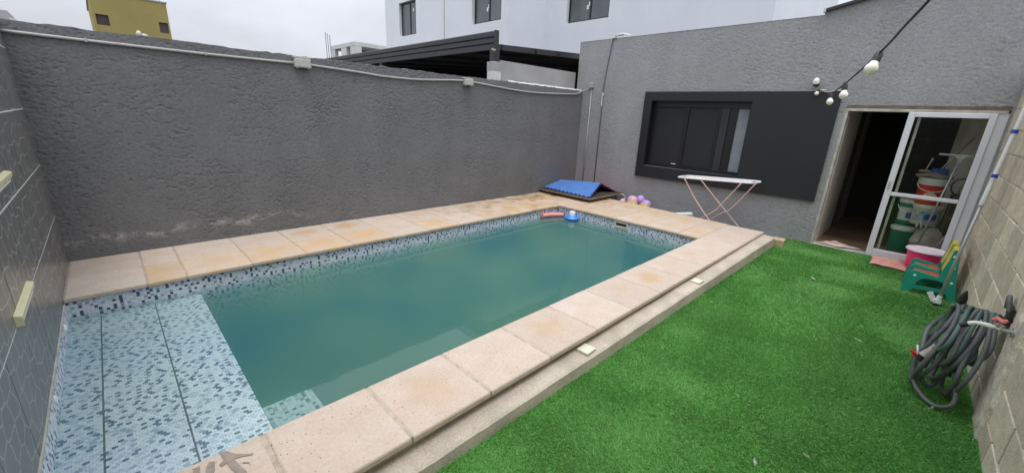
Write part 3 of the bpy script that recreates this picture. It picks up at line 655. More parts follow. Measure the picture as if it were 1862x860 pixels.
# ------------------------------------------------------------------ charcoal wall behind the pool
wA = thing('rendered_wall', 'long charcoal grey rough rendered wall behind the pool', 'wall', (4.15, YA, 0))
nx, nz = 1040, 294
X, Z = np.meshgrid(np.linspace(-.02, L+.0, nx), np.linspace(.0, 1, nz), indexing='ij')
top = TA+.012*(fbm(X*1.8, X*0, 31, 3)-.45)+.014*(vnoise(X*14, X*0, 33)-.5)
Zr = Z*top; hA = render_height(X, Zr, 1)
Y = YA-.004-hA*-1.0; Y = YA+(-hA)-.006
P = np.stack([X, Y, Zr], 2).reshape(-1, 3)
def npgrid(name, P, nu, nv, m, parent, keep=None, flip=False):
    i, j = np.meshgrid(np.arange(nu-1), np.arange(nv-1), indexing='ij'); q = np.stack([i*nv+j, (i+1)*nv+j, (i+1)*nv+j+1, i*nv+j+1], 2).reshape(-1, 4)
    if keep is not None: q = q[keep.reshape(-1)]
    if flip: q = q[:, ::-1]
    me = bpy.data.meshes.new(name); off = np.array(OFF.get(parent.name, (0, 0, 0))); me.vertices.add(len(P)); me.vertices.foreach_set('co', (P-off).astype(np.float32).ravel())
    n = len(q); me.loops.add(n*4); me.loops.foreach_set('vertex_index', q.astype(np.int32).ravel()); me.polygons.add(n)
    me.polygons.foreach_set('loop_start', np.arange(n, dtype=np.int32)*4); me.polygons.foreach_set('loop_total', np.full(n, 4, np.int32)); me.polygons.foreach_set('use_smooth', np.ones(n, bool))
    me.materials.append(m); me.update(); me.validate(); o = bpy.data.objects.new(name, me); COL.objects.link(o); o.parent = parent; return o
npgrid('render_face', P, nx, nz, stuccoA, wA)
# rough top and back
xs = np.linspace(-.02, L, nx); tz = top[:, -1]; ya = Y[:, -1]; pr = np.linspace(0, 1, 8)
Xt, T = np.meshgrid(xs, pr, indexing='ij')
Yt = ya[:, None]*(1-T)+.15*T; Zt = tz[:, None]+.012*np.sin(T*math.pi)*(.5+vnoise(Xt*9, T*3, 61))-.02*T
npgrid('wall_top', np.stack([Xt, Yt, Zt], 2).reshape(-1, 3), nx, 8, mat('wall_top_render', (.20, .20, .20), .95, var=.35, vscale=10, bump=.7, bscale=60, bdist=.01), wA)
mb = MB(); mb.box((-.02, YA+.02, 0), (L-.002, .15, TA-.04)); mb.build('wall_core', stuccoA, wA)
mb = MB(); xs = np.linspace(5.98, 8.26, 60)
mb.grid([[(x, YA+.004, TA-.006+.01*random.random()), (x, YA+.03, TA+.022+.014*random.random()), (x, .155, TA+.03+.012*random.random())] for x in xs]); mb.build('mortar_strip', M_limeedge, wA)

# conduit along the top of that wall, with sagging stretches, and two boxes
pts = [(.0, 2.268), (.66, 2.262), (1.54, 2.262), (2.27, 2.270), (2.46, 2.268), (3.1, 2.244), (3.51, 2.225), (4.06, 2.233), (4.79, 2.285), (5.14, 2.282), (5.79, 2.245), (6.53, 2.218), (7.37, 2.243), (8.05, 2.285), (8.22, 2.36)]
cd = thing('conduit', 'pale grey electrical conduit sagging along the top of the charcoal wall', 'conduit', (4, YA-.02, 2.25))
mb = MB(); mb.tube(smoothpath([(x, YA-.022, z) for x, z in pts], 8), .0135, 8); mb.build('pipe', M_gpipe, cd, True)
for x in (.5, 1.4, 3.4, 4.3, 6.2, 7.2):
    z = np.interp(x, [p[0] for p in pts], [p[1] for p in pts]); mb = MB(); mb.box((x-.008, YA-.042, z-.018), (x+.008, YA+.003, z+.018), bev=.003); mb.build('clip', M_gpipe, cd)
def jbox(x, z, w, h, label):
    t = thing('junction_box', label, 'junction box', (x, YA, z), 0, 'junction boxes on the wall-top conduit')
    mb = MB(); d = .075
    mb.add([(x-w/2, YA+.0, z+h*.55), (x+w/2, YA+.0, z+h*.55), (x+w/2, YA-d, z+h*.38), (x-w/2, YA-d, z+h*.38), (x-w/2, YA+.0, z-h*.35), (x+w/2, YA+.0, z-h*.35), (x+w/2, YA-d*1.05, z-h*.42), (x-w/2, YA-d*1.05, z-h*.42)],
           [(0, 3, 2, 1), (3, 7, 6, 2), (0, 4, 7, 3), (1, 2, 6, 5), (4, 5, 6, 7), (0, 1, 5, 4)]); mb.build('housing', M_box, t)
    mb = MB(); mb.box((x-w*.46, YA-d*1.12, z-h*.36), (x+w*.46, YA-d*.98, z+h*.34), bev=.004); mb.build('cover', M_box, t)
    for s_ in (-1, 1):
        mb = MB(); mb.box((x+s_*w*.34-.012, YA-d*.9, z-h*.52), (x+s_*w*.34+.012, YA-d*.55, z-h*.38), bev=.003); mb.build('cable_gland', M_box, t)
    mb = MB(); mb.box((x-w*.56, YA-d*.9, z+h*.42), (x+w*.52, YA+.0, z+h*.60), bev=.003); mb.build('rain_flap', M_box, t)
    return t
jbox(2.37, 2.275, .185, .125, 'grey plastic junction box on the left stretch of the wall-top conduit')
jbox(4.985, 2.27, .175, .115, 'smaller grey plastic junction box nearer the corner on the wall-top conduit')

# ------------------------------------------------------------------ house wall with window and door
hs = thing('house', 'single-storey grey rendered house end with black window panel and sliding door', 'house', (L, -3.2, 0))
ztop = lambda y: np.where(y > -4.27, 3.375, 3.43+.215*(-4.27-y))
ya_ = np.concatenate([np.linspace(.12, -1.758, 190), np.linspace(-1.758, -3.565, 182)[1:], np.linspace(-3.565, -4.27, 72)[1:], np.linspace(-4.2705, -4.806, 56)[1:], np.linspace(-4.806, -6.41, 162)[1:]])
za_ = np.concatenate([np.linspace(-.03, .90, 93), np.linspace(.90, 2.128, 122)[1:], np.linspace(2.128, 2.172, 6)[1:], np.linspace(2.172, 3.375, 130)[1:]])
Yg, Zg = np.meshgrid(ya_, za_, indexing='ij'); tp = ztop(Yg); Zs = np.where(Zg > 2.172, 2.172+(Zg-2.172)*(tp-2.172)/(3.375-2.172), Zg)
hB = render_height(Yg+40, Zs, 9)*.8
Pb = np.stack([L-.002+hB*-1.0*-1.0*0-(hB+.006), Yg, Zs], 2)
yc = (Yg[:-1, :-1]+Yg[1:, 1:])/2; zc = (Zg[:-1, :-1]+Zg[1:, 1:])/2
keep = ~(((yc < -1.758) & (yc > -3.565) & (zc > .90) & (zc < 2.172)) | ((yc < -4.806) & (yc > -6.383) & (zc < 2.128)))
npgrid('render_face', Pb.reshape(-1, 3), len(ya_), len(za_), stuccoB, hs, keep, True)
mb = MB()   # top, left end
for a, b in zip(np.linspace(.12, -4.27, 60)[:-1], np.linspace(.12, -4.27, 60)[1:]): mb.add([(L-.012, a, 3.372), (L-.012, b, 3.372), (L+.2, b, 3.385), (L+.2, a, 3.385)], [(0, 1, 2, 3)])
mb.box((L-.005, .119, 0), (L+.2, .123, 3.37)); mb.box((L+.16, -1.7, 0), (L+.2, .12, 3.37)); mb.box((L+.17, -3.56, 2.18), (L+.2, -1.70, 3.37))
mb.build('parapet', stuccoB, hs)
mb = MB(); mb.prism([(-4.25, 3.405), (-6.5, 3.89), (-6.5, 3.93), (-4.25, 3.445)], [], lambda a, b, d: (L-.06+d, a, b), .4); mb.build('roof_flashing', M_roof, hs)
mb = MB(); mb.obox((L-.045, -4.262, 3.425), (.05, 0, 0), (0, .012, 0), (0, 0, .03)); mb.build('flashing_end', M_limeedge, hs)
# black panel round the window
pn = MB(); pn.prism([(-1.604, .682), (-4.716, .68), (-4.716, 2.318), (-1.604, 2.332)], [[(-1.765, .905), (-3.556, .915), (-3.556, 2.165), (-1.765, 2.168)]], lambda a, b, d: (L-.055+d, a, b), .052)
pn.build('window_surround', M_black, hs)
win = MB()   # reveal
for a, b in (((L-.003, -1.70, .80), (L+.17, -1.764, 2.25)), ((L-.003, -3.557, .80), (L+.17, -3.62, 2.25)), ((L-.003, -3.557, 2.168), (L+.17, -1.764, 2.25)), ((L-.003, -3.557, .80), (L+.17, -1.764, .906))): win.box(a, b)
wn = win.build('window', M_frame, hs)
for (a, b, z0, z1, x, m, nm) in ((-1.80, -2.43, .955, 2.07, L+.11, M_shutter, 'mesh_pane'), (-2.47, -3.02, .955, 2.07, L+.11, M_shutter, 'mesh_pane'), (-3.32, -3.52, .945, 2.09, L+.125, M_curtain, 'blind')):
    mb = MB(); mb.box((x, a, z0), (x+.01, b, z1)); mb.build(nm, m, wn)
for a, b, x in ((-1.765, -1.82, L+.09), (-2.42, -2.475, L+.085), (-3.00, -3.055, L+.09), (-3.19, -3.32, L+.10), (-3.50, -3.556, L+.10)):
    mb = MB(); mb.box((x, a, .93), (x+.05, b, 2.10), bev=.004); mb.build('stile', M_frame, wn)
mb = MB(); mb.box((L+.085, -3.06, .93), (L+.12, -3.19, 2.10), bev=.004); mb.build('stile', M_postgrey, wn)
for z0, z1 in ((.907, .972), (2.055, 2.165)):
    mb = MB(); mb.box((L+.08, -3.556, z0), (L+.15, -1.766, z1), bev=.004); mb.build('rail', M_frame, wn)
mb = MB(); mb.box((L+.078, -3.03, .977), (L+.09, -1.83, .985)); mb.build('track_line', M_postgrey, wn)
mb = MB(); mb.box((L+.082, -2.28, .987), (L+.092, -2.37, 1.0)); mb.build('latch_sticker', M_white, wn)
mb = MB(); mb.box((L-.045, -3.55, .9), (L+.1, -1.77, .910)); mb.build('sill', mat('dusty_grey_sill', (.10, .10, .105), .7, var=.3, vscale=9), wn)
# door surround
mb = MB(); mb.box((L-.012, -4.80, .0), (L+.07, -4.838, 2.075), bev=.004); mb.box((L+.07, -4.78, .0), (L+.16, -4.832, 2.1)); mb.build('door_jamb', M_whold, hs)
mb = MB(); mb.box((L-.006, -4.79, 2.083), (L+.16, -6.395, 2.135)); mb.build('lintel_soffit', mat('brown_lintel_edge', (.20, .155, .11), .95, var=.4, vscale=8), hs)
mb = MB(); mb.box((L-.01, -4.81, 2.045), (L+.10, -6.36, 2.081), bev=.004); mb.build('head_track', M_whold, hs)
mb = MB(); mb.box((L-.03, -4.81, -.01), (L+.16, -6.38, .022), bev=.004); mb.build('threshold', M_whold, hs)
mb = MB(); mb.box((L+.0, -6.285, .02), (L+.09, -6.378, 2.05), bev=.004); mb.build('door_post', M_whal, hs)
door = thing('sliding_door', 'white aluminium sliding glass door slid to the right half of the doorway', 'door', (L+.02, -5.88, .02))
def dbar(a, b, nm='frame', m=M_whal): q = MB(); q.box(a, b, bev=.005); return q.build(nm, m, door)
dx0, dx1 = L-.022, L+.022
dbar((dx0, -5.488, .022), (dx1, -5.558, 2.046), 'stile'); dbar((dx0, -6.222, .022), (dx1, -6.286, 2.046), 'stile')
dbar((dx0+.001, -5.559, 1.985), (dx1-.001, -6.221, 2.046), 'rail'); dbar((dx0+.001, -5.559, .915), (dx1-.001, -6.221, .965), 'rail'); dbar((dx0+.001, -5.559, .022), (dx1-.001, -6.221, .122), 'rail')
dbar((dx1+.010, -5.590, .05), (dx1+.03, -5.622, 2.03), 'inner_stile', M_whold)
for z0, z1 in ((.123, .914), (.966, 1.984)):
    mb = MB(); mb.box((L-.003, -5.559, z0), (L+.003, -6.221, z1)); mb.build('pane', M_glass, door)
mb = MB(); mb.box((dx0-.012, -5.508, 1.0), (dx0, -5.528, 1.12), bev=.004); mb.build('handle', M_whold, door)
# room behind the door
XB = 11.6
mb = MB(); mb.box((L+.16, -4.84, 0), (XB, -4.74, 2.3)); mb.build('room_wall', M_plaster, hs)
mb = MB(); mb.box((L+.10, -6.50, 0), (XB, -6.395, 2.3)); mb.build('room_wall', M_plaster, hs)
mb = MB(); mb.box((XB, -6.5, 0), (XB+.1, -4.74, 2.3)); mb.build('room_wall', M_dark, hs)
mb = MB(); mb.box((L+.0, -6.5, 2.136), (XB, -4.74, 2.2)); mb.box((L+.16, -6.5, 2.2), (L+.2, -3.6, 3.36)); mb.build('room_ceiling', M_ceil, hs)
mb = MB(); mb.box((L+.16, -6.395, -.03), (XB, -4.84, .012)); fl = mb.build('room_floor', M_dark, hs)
x = L+.165
while x < XB-.15:
    mb = MB(); mb.box((x, -6.39, .012), (x+.15, -4.845, .026), bev=.003); mb.build('plank', M_plank, fl, at=(x, -5.6, .02)); x += .156
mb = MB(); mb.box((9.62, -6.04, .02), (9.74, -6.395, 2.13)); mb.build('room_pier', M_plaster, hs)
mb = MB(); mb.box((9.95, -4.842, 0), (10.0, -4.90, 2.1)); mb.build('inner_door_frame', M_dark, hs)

# conduits and cable on the house wall by the corner
t = thing('conduit', 'thin grey conduit with a square cap rising up the wall corner', 'conduit', (L-.02, -.30, .2))
mb = MB(); mb.tube([(L-.022, -.285, .2), (L-.022, -.295, 2.43)], .0125, 8); mb.build('pipe', M_gpipe, t, True)
mb = MB(); mb.box((L-.06, -.345, 2.42), (L-.008, -.25, 2.53), bev=.006); mb.build('cap_box', M_gpipe, t)
mb = MB(); mb.tube(smoothpath([(8.20, YA-.03, 2.34), (L-.03, -.2, 2.40), (L-.022, -.27, 2.44)], 6), .011, 8); mb.build('elbow', M_gpipe, t, True)
t = thing('wall_cable', 'thin dark cable running from the parapet down beside the window', 'cable', (L-.02, -.6, .2))
mb = MB(); mb.tube(smoothpath([(L-.02, -.95, 3.42), (L-.025, -.80, 3.41), (L-.025, -.715, 3.37), (L-.02, -.66, 3.0), (L-.02, -.62, 2.7), (L-.02, -.60, 2.40), (L-.02, -.60, 2.30)], 6), .009, 6); mb.build('cable', M_hose, t, True)
mb = MB(); mb.tube([(L-.02, -.60, 2.31), (L-.02, -.605, 1.9), (L-.02, -.60, .2)], .010, 6); mb.build('sleeve', M_hose, t, True)
mb = MB(); mb.tube(smoothpath([(L-.03, -.595, 2.02), (L-.04, -.60, 2.27), (L-.045, -.615, 2.31), (L-.04, -.62, 2.26)], 5), .009, 6); mb.build('white_bend', M_white, t, True)
mb = MB(); mb.ball((L-.02, -.74, 3.385), (.03, .05, .022)); mb.build('sealant_lump', M_patch, t, True)
mb = MB(); mb.tube(smoothpath([(L+.02, -.72, 3.40), (L+.05, -.85, 3.46), (L+.08, -1.05, 3.415)], 6), .012, 6); mb.build('coil_end', M_white, t, True)

# ------------------------------------------------------------------ tiled wall at the left end
wC = thing('tiled_wall', 'glossy dark grey tiled wall with pale hexagonal print at the left edge', 'wall', (0, -3, 0))
mb = MB(); mb.box((-.2, -7.2, -.03), (-.0022, YA+.1, 2.352)); mb.build('wall_core', M_tgrout, wC)
ty = [YA-.008, -.168-.0, -.672, -1.16, -1.69, -2.205, -2.72, -3.205, -3.685, -4.19, -4.70, -5.21, -5.72, -6.23, -6.74, -7.2]
ty = [YA-.008]+ty[2:]
tz = [.148, .66, 1.146, 1.642, 2.132, 2.35]
for i in range(len(ty)-1):
    for j in range(len(tz)-1):
        gz = .0050; gy = .0026; mb = MB(); c = (0, (ty[i]+ty[i+1])/2, (tz[j]+tz[j+1])/2)
        mb.box((-.011, ty[i+1]+gy, tz[j]+gz), (0+random.uniform(-.0006, .0006), ty[i]-gy, tz[j+1]-gz), bev=.0015); mb.build('tile', M_wtile, wC, at=c)
mb = MB(); mb.box((-.011, YA-.006, .132), (.006, -7.2, .146)); mb.build('edge_trim', M_whold, wC)
def clight(y0, y1, z, label):
    t = thing('wall_light', label, 'wall light', (0, (y0+y1)/2, z), 0, 'cream lamps on the tiled wall'); mb = MB()
    pr = [(0, -.036), (.008, -.035), (.026, -.006), (.028, .018), (.0, .028)]
    mb.prism(pr, [], lambda a, b, d: (a+.0005, y0+d, z+b), y1-y0); mb.build('housing', M_lightbox, t)
    mb = MB(); mb.box((.0, y0-.004, z-.03), (.03, y0+.0, z+.02), bev=.001); mb.build('end_cap', M_lightbox, t)
    mb = MB(); mb.box((.010, y0+.03, z-.034), (.018, y1-.03, z-.024)); mb.build('lens', M_white, t)
    return t
clight(-2.83, -2.27, .70, 'long cream wedge-shaped lamp on the tiled wall just above the pool')
clight(-2.42, -1.86, 1.29, 'cream lamp higher up on the tiled wall at the left picture edge')

# ------------------------------------------------------------------ block wall on the right
wD = thing('block_wall', 'bare tan concrete block wall along the right side of the turf', 'wall', (4.2, WD, 0))
mb = MB(); mb.box((-.5, WD-.2, -.03), (L+.0, WD-.006, 2.6)); mb.build('wall_core', M_core, wD)  # dark core just behind the block faces, showing in upright joints
zc_ = [-.02, .155, .392, .655, .888, 1.124, 1.358, 1.601, 1.848, 2.095, 2.335, 2.58]
bl = .452; bms = []
for k in range(6):
    mb = MB(); mb.box((-.5, -.5, -.5), (.5, .5, .5), bev=0)
    # chipped unit block with bevel in final proportions
    mb = MB(); mb.box((-bl/2+.008, -.09, -.113), (bl/2-.008+random.uniform(-.002, 0), .09, .113), bev=random.uniform(.004, .007))
    bms.append(mesh_only(mb, 'block', M_block))
for j in range(len(zc_)-1):
    z0, z1 = zc_[j]+.006, zc_[j+1]-.006; h = z1-z0; x = 3.47-bl*8+(0 if j % 2 else .232); q = 0
    while x < L-.02:
        x1 = x+bl
        if x1 > -.3:
            sxk = 1.0
            if x1 > L: x1 = L
            o = inst(bms[random.randrange(6)], 'block', wD, ((x+x1)/2, WD-.09+random.uniform(-.003, .002), (z0+z1)/2), (random.uniform(-.004, .004), 0, random.uniform(-.004, .004)), ((x1-x)/bl, 1, h/.226))
        x += bl
for j in range(1, len(zc_)):
    mb = MB(); z = zc_[j]; xs = np.linspace(-.5, L-.001, 260)
    mb.grid(list(reversed([[(x, WD-.0035-.006*random.random(), z-.0065), (x, WD-.001-.005*random.random(), z), (x, WD-.0035-.006*random.random(), z+.0065)] for x in xs]))); mb.build('mortar_bed', M_mortar, wD)
# cement patch where the tap pipe was let into the wall
xs = np.linspace(3.88, 4.34, 34); zs = np.linspace(0, .86, 60); P = []
for x in xs:
    row = []
    for z in zs:
        edge = min(x-3.90-.06*fbm(np.array([z*6]), np.array([1.]), 2)[0]-.10*max(0, .3-z)*0, 4.33-.16*fbm(np.array([z*5]), np.array([5.]), 3)[0]-x-.12*max(0, z-.55), .84-.1*fbm(np.array([x*9]), np.array([9.]), 4)[0]-z)
        row.append((x, WD-.012+.024*float(sstep(-.0, .03, np.array(edge)))+.006*fbm(np.array([x*26]), np.array([z*26]), 8)[0], z))
    P.append(row)
mb = MB(); mb.grid(list(reversed(P))); mb.build('cement_patch', M_patch, wD, True)

# ------------------------------------------------------------------ tap, hose
tp = thing('garden_tap', 'white tap with faded red handle above the coiled hose', 'tap', (4.12, WD, .665))
mb = MB(); mb.lathe([(.03, 0), (.03, .012), (.018, .014)], (4.12, WD+.012, .665), 14, axis=(0, 1, 0)); mb.tube([(4.12, WD+.01, .665), (4.12, WD+.10, .668)], .013, 10); sharp(mb.build('flange', M_metal, tp, True))
mb = MB(); mb.tube(smoothpath([(4.12, WD+.07, .668), (4.125, WD+.13, .672), (4.13, WD+.175, .665), (4.135, WD+.20, .645)], 5), [.014]*6+[.012]*10, 10); mb.build('spout', M_white, tp, True)
mb = MB(); mb.tube([(4.134, WD+.195, .648), (4.138, WD+.225, .622)], .016, 10); sharp(mb.build('hose_collar', M_bp, tp, True))
mb = MB(); mb.tube([(4.12, WD+.085, .675), (4.12, WD+.085, .715)], .011, 8); mb.build('spindle', M_metal, tp, True)
mb = MB()
for k in range(4):
    a = k*math.pi/2+.4; mb.ball((4.12+.022*math.cos(a), WD+.085+.022*math.sin(a), .722), (.016, .016, .012), 8, 6)
mb.ball((4.12, WD+.085, .724), (.02, .02, .012), 10, 6); mb.build('handle', M_redwh, tp, True)

hh = thing('hose_hanger', 'black plastic hose hanger projecting from the block wall', 'hanger', (4.43, WD, .66))
mb = MB()
for dx in (-.045, .045): mb.obox((4.43+dx, WD+.105, .635), (.016, 0, 0), (0, .105, 0), (0, .004, .010))
mb.obox((4.43, WD+.01, .68), (.06, 0, 0), (0, .008, 0), (0, 0, .055)); mb.build('bracket', M_bp, hh)
mb = MB(); mb.tube(smoothpath([(4.46, WD+.205, .58), (4.45, WD+.222, .69), (4.43, WD+.222, .775)], 6), [.026]*4+[.022]*5+[.018, .015, .011, .006], 10); mb.build('upturned_tip', M_bp, hh, True)
mb = MB(); mb.tube(smoothpath([(4.40, WD+.02, .70), (4.44, WD+.035, .78), (4.50, WD+.03, .78), (4.52, WD+.02, .70)], 6), .0135, 8); mb.build('top_loop', M_hose, hh, True)
ho = thing('garden_hose', 'dark grey garden hose coiled in loops on the wall hanger', 'hose', (4.42, -6.24, .02))
r = random.Random(3); path = []
nl = 9
for k in range(nl):
    y = WD+.05+.17*k/(nl-1); f = k/(nl-1); cx = 4.43+r.uniform(-.015, .015); zt_ = .664+r.uniform(-.006, .008)
    wl, wr = r.uniform(.13, .30), r.uniform(.10, .22); zb = (.30, .06, .17, .03, .24, .10, .035, .19, .05)[k]; sx_ = r.uniform(-.10, .02); out_ = (.02, .04, .09, .03, .10, .05, .12, .08, .10)[k]
    for q in range(20):
        a = 2*math.pi*q/20; sa, ca = math.sin(a), math.cos(a); low = (1-ca)/2
        half = (wl if sa > 0 else wr)*(.42+.58*min(1, low*1.5))
        path.append((cx-half*sa+sx_*low*low, y+.17/(nl-1)*q/20+out_*low+.012*math.sin(a*3+k), zb+(zt_-zb)*(1-low)**.9))
mb = MB(); mb.tube(smoothpath(path, 3), .0138, 9); mb.build('coil', M_hose, ho, True)
path = []
for k in range(3):
    y = WD+.075+.055*k; w = .17+.03*k; cx = 4.42
    for q in range(18):
        a = 2*math.pi*q/18; ca, sa = math.cos(a), math.sin(a); low = (1-ca)/2; path.append((cx-w*sa*(.45+.55*min(1, low*1.5))-.07*low, y+.06*low+.055*q/18, .20+.08*k+(.668-.20-.08*k)*(1-low)))
mb = MB(); mb.tube(smoothpath(path, 3), .0138, 9); mb.build('coil', M_hosegr, ho, True)
# loose end falling out in front, to the spray gun
mb = MB(); mb.tube(smoothpath([(4.47, -6.19, .66), (4.38, -6.15, .52), (4.33, -6.10, .38), (4.33, -6.07, .22), (4.28, -6.09, .09), (4.19, -6.15, .04), (4.13, -6.22, .035), (4.13, -6.28, .09), (4.2, -6.27, .2), (4.28, -6.22, .30)], 8), .0138, 9); mb.build('loose_end', M_hose, ho, True)
mb = MB(); mb.tube(smoothpath([(4.5, -6.20, .62), (4.60, -6.14, .50), (4.58, -6.09, .40), (4.44, -6.08, .33), (4.33, -6.09, .24), (4.29, -6.11, .14), (4.32, -6.17, .07), (4.45, -6.22, .10)], 8), .0155, 9); mb.build('loose_end', M_hose, ho, True)
sg = thing('spray_gun', 'grey hose spray gun with red trigger hanging in the hose loops', 'spray gun', (4.33, -6.1, .25))
mb = MB(); mb.tube([(4.335, -6.135, .375), (4.315, -6.09, .28)], [.022, .026], 12); sharp(mb.build('grip', M_whold, sg, True))
mb = MB(); mb.tube([(4.315, -6.09, .28), (4.31, -6.076, .248)], [.028, .024], 12); sharp(mb.build('collar', M_bp, sg, True))
mb = MB(); mb.prism([(-6.075, .28), (-6.045, .29), (-6.02, .30), (-6.045, .265), (-6.07, .25)], [], lambda a, b, d: (4.30+d, a, b), .03); mb.build('trigger', M_red, sg)
mb = MB(); mb.tube([(4.33, -6.05, .34), (4.31, -6.065, .28), (4.305, -6.07, .25)], .009, 8); mb.build('lever', M_metal, sg, True)

# ------------------------------------------------------------------ telescopic pole
pl = thing('telescopic_pole', 'white telescopic pool pole with blue collars leaning by the block wall', 'pole', (6.6, -6.23, 0))
A, B = Vector((6.575, -6.238, .05)), Vector((6.785, -6.346, 2.25)); D = (B-A)
at = lambda f: A+D*f
mb = MB(); mb.tube([at(0), at(.50)], .0145, 12); mb.build('inner_tube', M_polealu, pl, True)
mb = MB(); mb.tube([at(.48), at(.56), at(.565), at(1.0)], [.022, .022, .019, .019], 12); sharp(mb.build('outer_tube', M_pole, pl, True))
for f0 in (.615, .81):
    mb = MB(); mb.tube([at(f0-.008), at(f0+.008)], .024, 12); sharp(mb.build('collar', M_bluep, pl, True))
mb = MB(); mb.tube([at(.595), at(.607)], .023, 12); sharp(mb.build('collar', M_pole, pl, True))
mb = MB(); mb.tube([at(-.008), at(.03)], .022, 12); sharp(mb.build('tip', M_white, pl, True))
mb = MB(); mb.obox((6.60, -6.185, .085), (.010, .0, .0), (0, .026, .042), (0, .020, -.012)); mb.obox((6.585, -6.235, .05), (.03, 0, 0), (0, .03, 0), (0, 0, .02)); mb.build('hook', M_white, pl)
mb = MB(); mb.obox((6.57, -6.245, .016), (.026, 0, 0), (0, .03, 0), (0, 0, .014)); mb.build('foot', M_bp, pl)

# ------------------------------------------------------------------ two toddler chairs
def arc(cx, cy, r, a0, a1, n=5, ry=None): return [(cx+r*math.cos(R(a0+(a1-a0)*i/n)), cy+(ry or r)*math.sin(R(a0+(a1-a0)*i/n))) for i in range(n+1)]
def chair(x0, w, label, group, dz=0.0):
    t = thing('toddler_chair', label, 'chair', (x0, -6.16, 0), 0, group)
    outl = [(-5.932, 0), (-5.94, .05), (-5.968, .20)]+arc(-6.012, .225, .045, 10, 90, 5)+[(-6.06, .262), (-6.15, .25)]+arc(-6.178, .268, .03, 280, 200, 4)+[(-6.212, .34), (-6.232, .45), (-6.240, .545)]+arc(-6.265, .555, .025, 20, 160, 5)+[(-6.300, .50), (-6.335, .25), (-6.388, 0), (-6.318, 0), (-6.30, .075), (-6.035, .065), (-6.003, 0)]
    hole = [(-6.045, .105), (-6.265, .112)]+arc(-6.245, .155, .035, -50, 75, 4)[::1][::-1][:0]+[(-6.268, .15), (-6.245, .195), (-6.20, .208), (-6.11, .205), (-6.065, .18), (-6.042, .14)]
    for k, x in enumerate((x0, x0+w-.036)):
        mb = MB(); mb.prism(outl, [hole], lambda a, b, d: (x+d, a, b), .036); sp = mb.build('side_panel', M_teal, t)
        if k == 0:
            for (a, b) in ((-6.015, .215), (-6.285, .38), (-6.262, .505), (-6.31, .21)):
                mb = MB(); mb.lathe([(.014, 0), (.014, .004), (.009, .008)], (x+.001, a, b), 12, axis=(-1, 0, 0)); mb.build('screw_cap', M_white, sp, True)
        # raised rim on the panel edge
    mb = MB(); mb.box((x0+.037, -6.0, .205), (x0+w-.037, -6.215, .228), bev=.005); mb.build('seat', M_orange, t)
    mb = MB(); mb.prism([(-6.215, .30), (-6.246, .565), (-6.262, .582), (-6.285, .578), (-6.295, .555), (-6.245, .29)], [], lambda a, b, d: (x0+.037+d, a, b), w-.074); mb.build('backrest', M_yel, t)
    mb = MB(); mb.box((x0+.022, -6.23, .07), (x0+w-.022, -6.25, .10)); mb.build('stretcher', M_teal, t)
    return t
chair(6.84, .335, 'nearer green toddler chair with yellow back and orange seat', 'toddler chairs by the block wall')
chair(7.19, .335, 'farther green toddler chair half hidden behind its twin, beside the pink tub', 'toddler chairs by the block wall')

# ------------------------------------------------------------------ pink tub, towel, rag
tb = thing('washing_tub', 'hot pink plastic tub with pale rim in front of the sliding door', 'tub', (8.02, -6.10, 0))
mb = MB(); mb.lathe([(.15, .003), (.16, .012), (.20, .285), (.195, .285), (.15, .02), (.0001, .02)], (8.02, -6.10, 0), 32); sharp(mb.build('body', M_pink, tb, True))
mb = MB(); mb.lathe([(.197, .279), (.216, .280), (.219, .292), (.214, .302), (.198, .300), (.196, .285)], (8.02, -6.10, 0), 32); sharp(mb.build('rim', M_pinkrim, tb, True), 60)
def cloth(name, label, cat, corners, m, z0, amp, seed, n=26, ex=None):
    c = [Vector((*q, 0)) for q in corners]; P = []
    for i in range(n+1):
        row = []
        for j in range(n+1):
            u, v = i/n, j/n; p = c[0]*(1-u)*(1-v)+c[1]*u*(1-v)+c[2]*u*v+c[3]*(1-u)*v
            k = fbm(np.array([p.x*9]), np.array([p.y*9]), seed, 3)[0]; k2 = fbm(np.array([p.x*26]), np.array([p.y*26]), seed+9, 2)[0]; ed = min(u, v, 1-u, 1-v)
            p.x += .03*(fbm(np.array([p.y*8]), np.array([1.]), seed)[0]-.5); p.y += .03*(fbm(np.array([p.x*8]), np.array([4.]), seed)[0]-.5)
            row.append((p.x, p.y, z0+amp*max(0, k-.25)*min(1, ed*5+.25)+.012*k2*min(1, ed*8)))
        P.append(row)
    mb = MB(); mb.grid(P); o = mb.build(name, m, None, True)
    md = o.modifiers.new('thickness', 'SOLIDIFY'); md.thickness = .008; md.offset = -1
    return tag(o, label, cat)
cloth('floor_towel', 'crumpled pink towel lying on the turf below the sliding door', 'towel', [(7.72, -5.58), (7.72, -5.95), (8.2, -5.97), (8.2, -5.58)], M_towel, .030, .11, 3)
cloth('door_rag', 'crumpled cream rag lying on the door threshold', 'rag', [(8.36, -4.88), (8.30, -5.18), (8.44, -5.44), (8.62, -5.04)], M_rag, .036, .10, 12)

